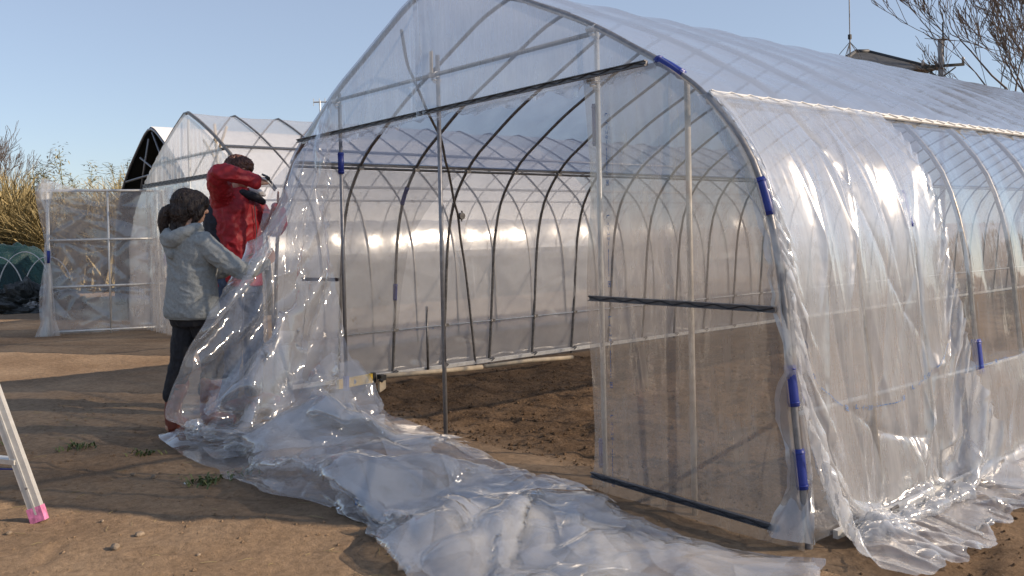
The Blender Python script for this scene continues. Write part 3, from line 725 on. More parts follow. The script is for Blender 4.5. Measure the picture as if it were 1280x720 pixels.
def crease(H, fu, fv, amp, seed):
    n_, k_, _ = H.shape; a, b_ = np.meshgrid(np.linspace(0, 1, n_), np.linspace(0, 1, k_), indexing='ij')
    return H+grid_normal(H)*(amp*facet(a*fu, b_*fv, seed, 2, .5)*np.clip(a*5, 0, 1))[...,None]
HP = sharpen(HP, 4)
_a, _b = np.meshgrid(np.linspace(0, 1, HP.shape[0]), np.linspace(0, 1, HP.shape[1]), indexing='ij')
ramp_ = np.clip((_a-.40)*7, 0, 1)[...,None]
HB = blur(HP, 10); amp_ = np.interp(_a, [.40,.5,.62,.75,.9,1.0], [.9,1.0,.95,.75,.5,.25])
cross = np.sin(np.clip(_b*1.02+.0, 0, 1)*math.pi)**.75
tent = (.085+.15*facet(_a*11+_b*1.6, _b*2.1-_a*3, 124, 1)+.05*facet(_a*26-_b, _b*5+_a*4, 126, 1)+.016*facet(_a*60, _b*11, 128, 1))
HT = HB.copy(); HT[...,2] = np.maximum(.016, np.clip(tent, .012, .4)*1.65*cross*amp_+.012)
HT[...,0] += .03*facet(_a*20, _b*3, 129, 1)*cross; HT[...,1] += .03*facet(_a*20+5, _b*3, 130, 1)*cross
HP = HP*(1-ramp_)+HT*ramp_
HP = crease_lines(HP, 7.6, 1.5, 46, 601, .034, .08, .75, .92, 0, .42)
HP = crease_lines(HP, 7.6, 1.5, 90, 609, .024, .055, .45, .3, .35, 1.)
HP = crease_lines(HP, 7.6, 1.5, 300, 603, .013, .020, .22, .3, .36, 1.)
HP[...,2] = np.maximum(HP[...,2], .016)
def with_folds(name, H, Lu, Lv, folds, seed, mt, ulo=0.):
    """the sheet plus folded-over layers of itself with straight edges, all in one continuous-looking mesh"""
    rg = np.random.default_rng(seed); HS = blur(H, 5); NS = grid_normal(HS); NS *= np.where(NS[...,2:3] < 0, -1, 1)*1.0
    n, m, _ = H.shape; idx = np.arange(n*m).reshape(n, m)
    V = H.reshape(-1,3).tolist(); F = np.stack([idx[:-1,:-1], idx[1:,:-1], idx[1:,1:], idx[:-1,1:]], -1).reshape(-1,4).tolist(); K = 20
    for k in range(folds):
        s0 = Lu*(ulo+(1-ulo)*rg.random()); t0 = Lv*(.15+.7*rg.random()); an = rg.random()*math.pi; l = .30+.55*rg.random(); w_ = .10+.28*rg.random(); tp = .25+.8*rg.random(); sk = rg.standard_normal()*.25
        a, b_ = np.meshgrid(np.linspace(-1, 1, K), np.linspace(0, 1, K), indexing='ij')
        x = a*l*.5*(1-(1-tp)*b_)+sk*b_; y = (b_-.5)*w_*2*(.5+.5*tp)
        S_ = s0+x*math.cos(an)-y*math.sin(an); T_ = t0+x*math.sin(an)+y*math.cos(an)
        u = S_/Lu; v = T_/Lv; p = sample_grid(HS, u, v); q = sample_grid(NS, u, v); q /= np.linalg.norm(q, axis=-1, keepdims=True)+1e-9
        lift = .010+.02*rg.random()+.05*rg.random()*b_**2*rg.random()+.008*facet(x*6+k, y*6, 700+k, 1)
        p = p+q*lift[...,None]; p[...,2] = np.maximum(p[...,2], .02)
        o = len(V); V += p.reshape(-1,3).tolist(); ii = np.arange(K*K).reshape(K, K)+o; F += np.stack([ii[:-1,:-1], ii[1:,:-1], ii[1:,1:], ii[:-1,1:]], -1).reshape(-1,4).tolist()
    me = bpy.data.meshes.new(name); me.from_pydata(V, [], F); me.update(); return link(name, me, MT[mt], None, True)
sheet = with_folds('plastic_sheet', HP, 7.6, 1.5, 38, 75, 'heap_film', .30)
tag(sheet, 'long loose clear plastic sheet hanging from the arch and heaped along the ground', 'plastic sheet')
def heap_mark(u0, v0, du, dv, h):
    def fn(a, b):
        L_ = 7.6; uu = u0+(du*a-dv*b)/L_; vv = v0+(dv*a+du*b)/1.5
        p = sample_grid(HP, uu, vv); p[:,2] += .012; p[:,1] -= .006; return p
    put_marking(fn, h, sheet)
heap_mark(.80, .42, -.15, .98, .034)
# second overlapping fold of the same film, lying on the ground towards the corner
rows2 = [
 [(-1.75,-.30,.20),(-1.65,-.75,.24),(-1.70,-1.1,.1)],
 [(-1.30,-.22,.25),(-1.20,-.75,.33),(-1.25,-1.2,.05)],
 [(-.85,-.25,.22),(-.72,-.75,.30),(-.75,-1.3,.05)],
 [(-.45,-.33,.12),(-.30,-.75,.2),(-.3,-1.35,.05)],
 [(-.10,-.22,.03),(-.02,-.45,.06),(.05,-.85,.03)],
 [(.12,-.08,.02),(.2,-.25,.04),(.36,-.6,.02)]]
P0 = loft(rows2, 46, 26); UU, VV = np.meshgrid(np.linspace(0, 1, 46), np.linspace(0, 1, 26), indexing='ij')
P0[...,2] += .09*np.clip(facet(UU*9, VV*4, 131, 2), -.2, 1)*np.sin(VV*math.pi)
pin = np.zeros((46, 26), bool); pin[::4, 0] = True; pin[::4, -1] = True; pin[-1, ::4] = True; pin[0, ::4] = True
SUP2 = (.02+.11*np.clip(facet(UU*7, VV*3, 132, 2)+.35, 0, 1.1)*np.sin(VV*math.pi)*np.clip((1-UU)*2.2, 0, 1))
def push2(Y):
    Y = Y.copy(); Y[...,1] = np.minimum(Y[...,1], -.055); Y[...,2] = np.maximum(Y[...,2], SUP2); return Y
H2 = cloth(P0, 1.04, 1.05, pin, 50, 9, push=push2, noise=.004, seed=12, bend=.2, g=-7, damp=.95)
H2 = sharpen(H2, 4)
_a, _b = np.meshgrid(np.linspace(0, 1, H2.shape[0]), np.linspace(0, 1, H2.shape[1]), indexing='ij')
H2[...,2] = np.clip(.07+.15*facet(_a*4+_b, _b*2.0-_a*2, 134, 1)+.04*facet(_a*10, _b*5, 136, 1), .01, .3)*np.sin(_b*math.pi)**.7*np.clip((1.05-_a)*1.6, 0, 1)*np.clip(_a*4, 0, 1)+.018
H2 = crease_lines(H2, 2.6, 1.3, 44, 613, .022, .06, .4, .3); H2 = crease_lines(H2, 2.6, 1.3, 120, 612, .012, .020, .20, .3); H2[...,2] = np.maximum(H2[...,2], .02)
s2 = with_folds('plastic_sheet', H2, 2.6, 1.3, 14, 78, 'heap_film')
tag(s2, 'crumpled clear sheet on the soil in front of the dusty front panel', 'plastic sheet')

# ------------------------------------------------------------------ bodies: loft / capsule volumes merged by a voxel remesh
def sphere_pts(c, r, n=12, k=7):
    vs = []; fs = []
    c = Vector(c); r = r if isinstance(r, (tuple, list)) else (r, r, r)
    for i in range(k+1):
        t = math.pi*i/k
        for j in range(n):
            a = 2*math.pi*j/n; vs.append((c.x+r[0]*math.sin(t)*math.cos(a), c.y+r[1]*math.sin(t)*math.sin(a), c.z+r[2]*math.cos(t)))
    for i in range(k):
        for j in range(n): fs.append((i*n+j, (i+1)*n+j, (i+1)*n+(j+1)%n, i*n+(j+1)%n))
    return vs, fs
class Body:
    def __init__(s): s.mb = MB()
    def ball(s, c, r, rot=None):
        vs, fs = sphere_pts((0,0,0), r); c = Vector(c)
        vs = [(rot @ Vector(v) if rot else Vector(v))+c for v in vs]; s.mb.add(vs, fs)
    def limb(s, pts, rs, n=12):
        P = catmull(np.array(pts, float), max(8, 6*len(pts))) if len(pts) > 2 else np.array([np.array(pts[0])*(1-t)+np.array(pts[1])*t for t in np.linspace(0, 1, 8)])
        # radii follow arc length of the controls
        d = np.r_[0, np.cumsum([ (Vector(pts[i+1])-Vector(pts[i])).length for i in range(len(pts)-1)])]
        dd = np.r_[0, np.cumsum(np.linalg.norm(np.diff(P, axis=0), axis=1))]; rr = np.interp(dd/dd[-1]*d[-1], d, rs)
        s.mb.tube([tuple(p) for p in P], [float(x) for x in rr], n); s.ball(pts[0], rs[0]); s.ball(pts[-1], rs[-1])
    def torso(s, secs, n=20):     # secs: centre, width dir, half width, half depth
        vs = []; fs = []
        C_ = catmull(np.array([list(c)+[w_, d_]+list(wd) for c, wd, w_, d_ in secs], float), len(secs)*5)
        for row in C_:
            c = Vector(row[:3]); w_, d_ = row[3], row[4]; x = Vector(row[5:8]).normalized(); y = Vector((0,0,1)).cross(x).normalized()
            for j in range(n):
                a = 2*math.pi*j/n; ca, sa = math.cos(a), math.sin(a)
                vs.append(c+x*(w_*math.copysign(abs(ca)**.85, ca))+y*(d_*math.copysign(abs(sa)**.85, sa)))
        k = len(C_)
        for i in range(k-1):
            for j in range(n): fs.append((i*n+j, i*n+(j+1)%n, (i+1)*n+(j+1)%n, (i+1)*n+j))
        fs.append(tuple(range(n-1, -1, -1))); fs.append(tuple((k-1)*n+j for j in range(n))); s.mb.add(vs, fs)
    def build(s, name, mt, parent, voxel=.008, smooth=4, folds=0., fscale=(8,8,8), seed=1, cut=None):
        me = bpy.data.meshes.new(name); me.from_pydata([tuple(v) for v in s.mb.v], [], s.mb.f); me.update()
        ob = bpy.data.objects.new(name, me); COL.objects.link(ob)
        r_ = ob.modifiers.new('r', 'REMESH'); r_.mode = 'VOXEL'; r_.voxel_size = voxel
        if smooth: q = ob.modifiers.new('s', 'SMOOTH'); q.iterations = smooth; q.factor = .5
        bpy.context.view_layer.update()
        m2 = bpy.data.meshes.new_from_object(ob.evaluated_get(bpy.context.evaluated_depsgraph_get())); bpy.data.objects.remove(ob)
        if folds:
            k = len(m2.vertices); c = np.zeros(k*3); m2.vertices.foreach_get('co', c); c = c.reshape(-1, 3)
            nn = np.zeros(k*3); m2.vertices.foreach_get('normal', nn); nn = nn.reshape(-1, 3)
            q = c*np.array(fscale); w_ = fbm(q[:,0]+.6*vnoise(q[:,0], q[:,1], q[:,2], 3), q[:,1], q[:,2]+.8*q[:,0], seed, 3)
            f = folds*(1-2*np.abs(w_)); c += nn*f[:,None]; m2.vertices.foreach_set('co', c.ravel()); m2.update()
        return link(name, m2, MT[mt], parent, True)
def hand(b, wrist, d, palm_n, thumb_side, curl=.5, size=1.):
    """palm and five fingers; d: direction of the hand, palm_n: palm normal, thumb_side: +1/-1 along d x palm_n"""
    wrist = Vector(wrist); d = Vector(d).normalized(); pn = Vector(palm_n); pn = (pn-d*pn.dot(d)).normalized(); sd = d.cross(pn)*thumb_side
    L_ = .085*size
    for k in range(5):
        t = (k-2)/2*.028*size; b.limb([wrist+sd*t*.6, wrist+d*L_*.55+sd*t, wrist+d*L_+sd*t*1.15], [.015, .0135, .011], 8)
    for k, ln in enumerate((.072, .082, .077, .060)):
        t = (1.5-k)*.0185*size; base = wrist+d*L_+sd*t; p = [base]; dd = d.copy(); 
        for j, fr in enumerate((.42, .32, .26)):
            ang = curl*(.5+.35*j); dd = (dd*math.cos(ang)+pn*math.sin(ang)).normalized(); p.append(p[-1]+dd*ln*size*fr)
        b.limb(p, [.0092, .0086, .0078, .0068], 8)
    tb = wrist+d*.025*size+sd*.026*size; td = (d*.62+sd*.70+pn*.30).normalized(); t2 = (d*.85+sd*.25+pn*.45).normalized()
    b.limb([tb, tb+td*.036*size, tb+td*.036*size+t2*.03*size, tb+td*.036*size+t2*.052*size], [.0125, .0105, .0095, .0078], 8)
def head(b, c, f, up=(0,0,1), r=.098):
    c = Vector(c); f = Vector(f).normalized(); up = Vector(up); s_ = f.cross(up).normalized()
    rot = Matrix((f, s_, f.cross(s_)*-1)).transposed()
    if rot.determinant() < 0: rot = Matrix((f, -s_, s_.cross(f)*-1)).transposed()
    rot = Matrix((f, up.cross(f).normalized(), up.normalized())).transposed()
    P_ = lambda a, b_, d: c+f*a*r+up.cross(f).normalized()*b_*r+up*d*r
    b.ball(P_(-.08, 0, .15), (r*.98, r*.80, r*.98), rot); b.ball(P_(.28, 0, -.35), (r*.62, r*.58, r*.78), rot)
    b.limb([P_(.42, 0, -.85), P_(.66, 0, -.80)], [r*.30, r*.22]); b.limb([P_(.80, 0, .10), P_(1.08, 0, -.28)], [r*.09, r*.16]); b.ball(P_(.98, 0, -.30), r*.15)
    b.ball(P_(.82, 0, -.55), (r*.13, r*.26, r*.06), rot); b.ball(P_(.80, 0, -.66), (r*.13, r*.22, r*.07), rot)
    for e in (-1, 1):
        b.ball(P_(.66, e*.34, .06), (r*.12, r*.15, r*.10), rot); b.ball(P_(.76, e*.34, .22), (r*.10, r*.22, r*.06), rot)
        b.ball(P_(-.02, e*.80, -.08), (r*.17, r*.07, r*.28), rot); b.ball(P_(.45, e*.45, -.30), (r*.28, r*.22, r*.24), rot)

# woman in the grey hoodie
WX = (-4.0, -1.05)
W = empty('person', (-4.0, -1.02, 0)); tag(W, 'person with dark ponytail in grey hoodie and black trousers, seen from behind, gripping the sheet', 'person', 'people fitting the plastic sheet')
wf = Vector((-.03, .99, 0)).normalized()
ws = Vector((.93, .28, 0)).normalized()
b = Body()
hc = Vector((-3.965, -1.005, 1.505)); hf = Vector((-.12, .98, .02))
head(b, hc, hf, r=.100)
b.limb([(-3.965,-1.02,1.43),(-3.955,-1.03,1.33)], [.052,.060])
b.torso([((-3.965,-1.02,.82), ws, .155,.11),((-3.96,-1.02,.95), ws, .135,.10),((-3.955,-1.01,1.12), ws, .135,.10),((-3.955,-1.02,1.26), ws, .155,.095),((-3.955,-1.03,1.34), ws, .09,.06)])
RS = (-3.79,-.975,1.275); RE = (-3.655,-.80,1.085); RW = (-3.80,-.575,1.125)
LS = (-4.12,-1.055,1.275); LE = (-4.17,-.84,1.07); LW = (-4.07,-.62,1.10)
b.limb([RS, RE, RW], [.045,.036,.026]); b.limb([LS, LE, LW], [.045,.036,.026])
hand(b, Vector(RW), (-.30,.75,.38), (-.85,-.35,.1), 1, .55); hand(b, Vector(LW), (.35,.85,.15), (.7,-.4,.1), -1, .6)
RH = (-3.875,-.975,.84); RK = (-3.93,-.90,.46); RF = (-4.03,-.90,.09); LH = (-4.045,-1.03,.84); LK = (-4.00,-1.09,.46); LF = (-4.02,-1.14,.09)
b.limb([RH, RK, RF], [.082,.055,.036]); b.limb([LH, LK, LF], [.082,.055,.036])
for F_, dx in ((RF, (.02,.13)), (LF, (-.10,.10))):
    b.limb([(F_[0],F_[1]-.02,.05),(F_[0]+dx[0],F_[1]+dx[1],.045)], [.036,.03])
b.build('body', 'skin', W, .0045, 3)
b = Body()
b.torso([((-3.962,-1.02,.775), ws, .187,.145),((-3.962,-1.02,.83), ws, .192,.152),((-3.96,-1.015,.98), ws, .172,.140),((-3.955,-1.01,1.12), ws, .172,.135),((-3.955,-1.02,1.25), ws, .188,.122),((-3.955,-1.03,1.335), ws, .125,.085),((-3.955,-1.03,1.375), ws, .075,.065)])
b.limb([Vector(RS)+Vector((-.03,-.01,-.01)), RE, RW], [.078,.060,.043]); b.limb([Vector(LS)+Vector((.03,0,-.01)), LE, LW], [.078,.060,.043])
b.limb([(-4.03,-1.07,1.36),(-3.99,-1.15,1.32),(-3.93,-1.155,1.29),(-3.87,-1.09,1.33),(-3.86,-1.0,1.37)], [.038,.048,.052,.048,.034])
b.limb([(-3.99,-1.15,1.28),(-3.94,-1.155,1.20)], [.045,.03])
hood = b.build('hoodie', 'hoodie', W, .0065, 3, .0065, (9,9,14), 4)
m = Body(); m.torso([((-3.962,-1.02,.765), ws, .180,.138),((-3.962,-1.02,.795), ws, .184,.142)]); m.build('hem_band', 'hoodie', hood, .006, 1)
m = MB(); m.tube([(-3.87,-.99,1.35),(-3.85,-.95,1.30),(-3.85,-.94,1.24)], .004, 6); m.build('drawstring', 'x' and MT['white_cloth'], hood)
b = Body()
b.torso([((-3.965,-1.02,.90), ws, .155,.115),((-3.965,-1.015,.80), ws, .172,.132),((-3.965,-1.01,.72), ws, .165,.115)])
b.limb([(RH[0]-.02,RH[1],.76), RK, (RF[0],RF[1],.26)], [.090,.074,.062]); b.limb([(LH[0]+.02,LH[1],.76), LK, (LF[0],LF[1],.26)], [.090,.074,.062])
b.build('trousers', 'trouser', W, .007, 3, .007, (9,9,9), 6)
for F_, K_, dx in ((RF, RK, (.02,.15)), (LF, LK, (-.12,.12))):
    b = Body(); top = (F_[0]+(K_[0]-F_[0])*.65, F_[1]+(K_[1]-F_[1])*.65, .33)
    b.limb([top, (F_[0],F_[1],.18), (F_[0],F_[1],.07)], [.070,.054,.052]); b.limb([(F_[0],F_[1],.055),(F_[0]+dx[0]*.6,F_[1]+dx[1]*.6,.05),(F_[0]+dx[0],F_[1]+dx[1],.042)], [.052,.047,.036])
    boot = b.build('boot', 'boot', W, .006, 3, .003, (12,12,12), 7)
b = Body(); ru = Matrix.Rotation(math.atan2(hf.y, hf.x), 3, 'Z')
b.ball(hc+Vector((-.012,-.035,.028)), (.098,.090,.104), ru); b.ball(hc+Vector((0,-.07,-.03)), (.075,.08,.085), ru)
b.ball(hc+Vector((-.005,.010,.040)), (.096,.084,.080), ru)
b.limb([hc+Vector((-.02,-.115,.0)), hc+Vector((-.04,-.155,-.03)), hc+Vector((-.06,-.165,-.10)), hc+Vector((-.07,-.15,-.19)), hc+Vector((-.085,-.13,-.25))], [.030,.036,.034,.024,.008])
b.limb([hc+Vector((-.03,-.10,-.08)), hc+Vector((-.0,-.115,-.16)), hc+Vector((.02,-.10,-.20))], [.035,.024,.008])
b.ball(hc+Vector((.040,.055,.030)), (.050,.050,.055)); b.ball(hc+Vector((.066,.005,-.005)), (.034,.062,.070)); b.limb([hc+Vector((.060,.035,.03)), hc+Vector((.078,.022,-.04)), hc+Vector((.062,-.01,-.11))], [.034,.030,.014]); b.limb([hc+Vector((.02,-.07,-.06)), hc+Vector((.03,-.085,-.13))], [.05,.02])
hr = b.build('hair', 'hair', W, .004, 2, .005, (90,90,9), 3)
m = MB(); m.tube([hc+Vector((-.045,-.145,.012)), hc+Vector((-.03,-.152,-.012)), hc+Vector((-.022,-.15,-.03))], .006, 8); m.build('hair_tie', MT['white_cloth'], hr)

# man in the red jacket
Pm = empty('person', (-4.55, -.46, 0)); tag(Pm, 'person in red and navy jacket with one arm raised before the face, holding a clip', 'person', 'people fitting the plastic sheet')
mf = Vector((.55, .78, 0)).normalized()*1.0
ms_ = Vector((-.48, .86, 0)).normalized()      # across the shoulders
b = Body(); hc = Vector((-4.53,-.425,1.79)); hf = Vector((.70,.30,-.10)).normalized()
head(b, hc, (hf.x, hf.y, 0), r=.106)
b.limb([(-4.545,-.43,1.71),(-4.56,-.43,1.60)], [.060,.068])
b.torso([((-4.56,-.45,.98), ms_, .165,.115),((-4.56,-.45,1.15), ms_, .155,.11),((-4.56,-.44,1.36), ms_, .175,.12),((-4.56,-.43,1.52), ms_, .19,.115),((-4.56,-.43,1.62), ms_, .10,.07)])
RS = (-4.47,-.60,1.60); RE = (-4.22,-.70,1.755); RW = (-4.18,-.46,1.70); LS = (-4.65,-.265,1.575); LE = (-4.50,-.16,1.36); LW = (-4.36,-.20,1.52)
b.limb([RS, RE, RW], [.052,.042,.031]); b.limb([LS, LE, LW], [.052,.042,.030])
hand(b, Vector(RW), (.02,.93,.10), (-.55,.1,-.7), 1, .75); hand(b, Vector(LW), (.5,.35,.7), (.2,-.8,.2), -1, .6)
RH = (-4.51,-.53,1.0); RK = (-4.47,-.55,.53); RF = (-4.50,-.57,.09); LH = (-4.60,-.36,1.0); LK = (-4.57,-.34,.53); LF = (-4.60,-.33,.09)
b.limb([RH, RK, RF], [.092,.060,.040]); b.limb([LH, LK, LF], [.092,.060,.040])
b.build('body', 'skin', Pm, .0045, 3)
b = Body()
b.torso([((-4.56,-.45,.93), ms_, .195,.145),((-4.56,-.45,1.12), ms_, .190,.145),((-4.56,-.44,1.36), ms_, .205,.150),((-4.56,-.43,1.52), ms_, .215,.140),((-4.555,-.43,1.61), ms_, .15,.095),((-4.55,-.43,1.67), ms_, .078,.070)])
b.limb([Vector(RS)+Vector((-.04,.03,-.02)), RE, RW], [.090,.068,.050]); b.limb([Vector(LS)+Vector((.03,-.03,-.02)), LE, LW], [.085,.066,.048])
jk = b.build('jacket', 'jacket', Pm, .0065, 3, .012, (7,7,8), 14)
# navy back panel: thin shell following the rear of the jacket
b = Body(); bo = Vector((-.050,-.070,0))
b.torso([(Vector((-4.56,-.45,.95))+bo, ms_, .172,.128),(Vector((-4.56,-.45,1.12))+bo, ms_, .170,.13),(Vector((-4.56,-.44,1.36))+bo, ms_, .184,.135),(Vector((-4.56,-.43,1.50))+bo, ms_, .182,.125),(Vector((-4.56,-.43,1.56))+bo, ms_, .12,.08)])
b.build('back_panel', 'navy', jk, .0065, 3, .006, (8,8,8), 15)
m = Body(); m.limb([(-4.47,-.44,1.63),(-4.42,-.36,1.60),(-4.43,-.29,1.565)], [.035,.034,.025]); m.build('collar', 'navy', jk, .005, 2)
m = Body(); m.limb([(-4.475,-.36,1.665),(-4.425,-.33,1.64),(-4.42,-.29,1.62)], [.020,.024,.018]); m.build('towel', 'white_cloth', jk, .004, 2, .004, (20,20,20), 3)
m = MB(); m.tube([(-4.405,-.37,1.54),(-4.40,-.36,1.35),(-4.41,-.37,1.1)], .004, 6); m.build('zip', MT['channel'], jk)
b = Body()
b.torso([((-4.56,-.45,1.05), ms_, .16,.12),((-4.555,-.45,.97), ms_, .178,.13),((-4.555,-.45,.88), ms_, .17,.12)])
b.limb([RH, RK, (RF[0],RF[1],.12)], [.112,.080,.068]); b.limb([LH, LK, (LF[0],LF[1],.12)], [.112,.080,.068])
b.build('jeans', 'jeans', Pm, .007, 3, .007, (9,9,9), 16)
for F_ in (RF, LF):
    b = Body(); b.limb([(F_[0],F_[1],.11),(F_[0],F_[1],.06)], [.055,.055]); b.limb([(F_[0]-.03,F_[1]-.03,.05),(F_[0]+.08,F_[1]+.08,.05),(F_[0]+.14,F_[1]+.12,.042)], [.05,.047,.036]); b.build('boot', 'boot', Pm, .006, 3)
b = Body(); ru = Matrix.Rotation(math.atan2(hf.y, hf.x), 3, 'Z')
b.ball(hc+Vector((-.028,-.012,.036)), (.105,.094,.102), ru); b.ball(hc+Vector((-.06,-.025,-.03)), (.07,.085,.08), ru)
b.ball(hc+Vector((.008,.005,.045)), (.100,.088,.080), ru)
b.build('hair', 'hair_brown', Pm, .004, 2, .008, (60,60,16), 23)
# spring clip tool in the raised hand
T_ = empty('clip_tool', (-4.18,-.37,1.70)); tag(T_, 'small steel clip held in the raised hand in front of the red jacket', 'clip')
m = MB(); c = Vector((-4.17,-.375,1.695))
m.tube([c+Vector((0,-.035,.06)), c+Vector((.01,0,.045)), c+Vector((.012,.045,-.015)), c+Vector((.01,.07,-.045))], .008, 8); m.build('upper_jaw', MT['channel'], T_, True)
m = MB(); m.tube([c+Vector((.01,-.05,.035)), c+Vector((.02,-.01,.02)), c+Vector((.022,.03,-.03)), c+Vector((.02,.055,-.06))], .008, 8); m.build('lower_jaw', MT['alu'], T_, True)
m = MB(); m.tube([c+Vector((-.005,0,.03)), c+Vector((.035,.0,.03))], .014, 10); m.build('pivot', MT['spring'], T_, True)

# ------------------------------------------------------------------ second greenhouse (behind, left)
A2 = Arch(-9.6)
_g = np.array([(2.45,-.1),(2.45,0),(2.43,.8),(2.34,1.3),(2.14,1.68),(1.87,1.93),(1.6,2.13),(1.25,2.34),(.9,2.53),(.45,2.74),(0,2.92)]); _g = catmull(_g, 60)
_f = np.vstack([_g, (_g*[-1,1])[::-1][1:]]); A2.p = _f; A2.s = np.r_[0, np.cumsum(np.linalg.norm(np.diff(_f, axis=0), axis=1))]; A2.L = A2.s[-1]; Y0 = 1.0; L2 = 16.0
G2 = empty('greenhouse', (-9.6, Y0, 0)); tag(G2, 'milky white covered greenhouse with closed gable behind the two people', 'greenhouse', 'tunnel greenhouses')
def g2strip(name, q0, q1, mt, off=.02, amp=.006):
    ys = np.linspace(Y0, Y0+L2, 260); 
    return strip(name, q0, q1, Y0, Y0+L2, 60, 260, mt, lambda Q, Y: -amp*np.abs(np.sin((Y-Y0)*math.pi/.62))+.012*fbm(Q*9, Y*1.3, None, 141, 3), off, A2, G2, post=lambda P: crease_lines(P, 6.5, 16, 160, 643, .014, .12, .7, .3))
g2strip('roof_film', .0, 1.0, 'far_film')
for k in range(int(L2/.62)+1):
    m = MB(); m.tube(A2.pts(0, 1, Y0+k*.62, 60, .030), .013 if k else .022, 6); m.build('hoop', MT['pipe_dark'], G2, True)
for z, rt in ((2.35, True), (1.9, True), (1.9, False), (1.0, True)):
    x, zz = A2.at(A2.q_of_z(z, rt), .045 if z > 2 else -.02); m = MB(); m.tube([(float(x), Y0, float(zz)), (float(x), Y0+L2, float(zz))], .02, 6); m.build('purlin', MT['pipe'], G2, True)
# gable: upper film with pleats, lower film, bars
def gable(parent, AR, cx, yv, zlo, zhi, mt, name, pleat=.02, n=120):
    zz = np.linspace(zlo, min(zhi, AR.p[:,1].max()-.01), 40)
    X_, Z_ = [], []
    for z in zz:
        xr_ = AR.x_of_z(z); xl_ = 2*cx-xr_; X_.append(np.linspace(xl_, xr_, n)); Z_.append(np.full(n, z))
    X_ = np.array(X_).T; Z_ = np.array(Z_).T
    Y_ = yv-.03-pleat*np.abs(np.sin(X_*26+1.5*fbm(X_*3, Z_, None, 151, 2)))*np.clip((zhi-Z_)*1.2, 0, 1)
    return grid_mesh(name, np.stack([X_, Y_, Z_], -1), MT[mt], parent)
gable(G2, A2, -9.6, Y0, 2.08, 2.92, 'far_gable', 'gable_film')
gable(G2, A2, -9.6, Y0-.0, .0, 2.06, 'panel_film', 'lower_gable_film', .03)
def bar2(z, r=.02, nm='tie_bar'):
    x = A2.x_of_z(z); m = MB(); m.tube([(2*-9.6-x, Y0, z), (x, Y0, z)], r, 6); m.build(nm, MT['pipe_dark'], G2, True)
bar2(2.36); 
channel((2*-9.6-A2.x_of_z(2.06), Y0-.04, 2.06), (A2.x_of_z(2.06), Y0-.04, 2.06), w_=.05, par=G2)
for x in (-10.95, -8.3, -9.62):
    m = MB(); m.tube([(x, Y0+.03, 0), (x, Y0+.03, 2.30 if x != -9.62 else 2.85)], .02, 6); m.build('gable_post', MT['white_metal'], G2, True)
for a, c in (((-9.95, 2.62), (-9.2, 2.1)), ((-9.15, 2.72), (-9.8, 2.1)), ((-9.55, 2.8), (-9.45, 2.1))):
    m = MB(); m.tube([(a[0], Y0+.35, a[1]), (c[0], Y0+.35, c[1])], .02, 6); m.build('inner_brace', MT['wood'], G2, True)
# open framed door panel of the second greenhouse
Dn = empty('door_panel', (-10.95, 1.12, 0)); tag(Dn, 'open framed greenhouse door covered in wrinkled clear plastic, beside the white greenhouse', 'door')
d0 = Vector((-10.95, 1.12, .02)); d1 = Vector((-11.43, -.27, .02)); e = (d1-d0).normalized(); HD = 1.97
def dp(u, z): return d0+(d1-d0)*u+Vector((0,0,z))
for u in (0, .49, 1): 
    m = MB(); m.tube([dp(u, -.02), dp(u, HD if u else HD+.0)], .018 if u != .49 else .014, 8); m.build('upright', MT['white_metal'], Dn, True)
for z in (.0+.03, .645, 1.29, HD):
    m = MB(); m.tube([dp(0, z), dp(1, z)], .016, 8); m.build('cross_rail', MT['white_metal'], Dn, True)
nn = Vector((e.y, -e.x, 0)); nn = nn if nn.dot(CAM-d0) > 0 else -nn
Uv, Zv = np.meshgrid(np.linspace(-.03, 1.07, 90), np.linspace(0, HD+.02, 110), indexing='ij')
sag = .02*fbm(Uv*2, Zv*2, None, 161, 2)
edge = np.clip((Uv-1.0)/.07, 0, 1)
Pd = np.array(d0)[None,None]+np.array(d1-d0)[None,None]*(Uv+edge*(.03*np.sin(Zv*4)+.05*np.clip(.2-Zv, 0, 1)*3))[...,None]+np.array(nn)[None,None]*(sag-.035)[...,None]
Pd[...,2] = Zv+.02+edge*0
Pd = crease_lines(Pd, 1.6, 2.0, 26, 651, .022, .05, .6, .0); Pd = crease_lines(Pd, 1.6, 2.0, 40, 652, .012, .025, .35, .5)
grid_mesh('film', Pd, MT['panel_film'], Dn)
# drooping film collar at the outer edge, with its peak above the corner
Tv, Zv = np.meshgrid(np.linspace(0, 1, 12), np.linspace(-.02, HD+.10, 80), indexing='ij')
wd = .05+.03*fbm(Zv*3, Zv*0, None, 163, 2)+.10*np.clip(.25-Zv, 0, 1)*3+.05*np.clip(Zv-1.8, 0, 1)*2
Pd = np.array(d1)[None,None]+np.array(e)[None,None]*((Tv*1.3-.5)*wd*1.6)[...,None]+np.array(nn)[None,None]*(.045+.03*np.sin(Tv*5+Zv*2))[...,None]; Pd[...,2] = Zv+.02
grid_mesh('film_edge', Pd, MT['loose_film'], Dn)
m = MB(); n_ = 24
for u in np.linspace(0, 1, n_): pass
us = np.linspace(.55, 1.05, 30); Tt = np.linspace(0, 1, 6); Uv, Tv = np.meshgrid(us, Tt, indexing='ij')
hgt = .02+.17*np.clip((Uv-.6)/.42, 0, 1)**1.6; Pd = np.array(d0)[None,None]+np.array(d1-d0)[None,None]*Uv[...,None]+np.array(nn)[None,None]*(.03-.05*Tv)[...,None]; Pd[...,2] = HD+Tv*hgt
grid_mesh('film_peak', Pd, MT['loose_film'], Dn)
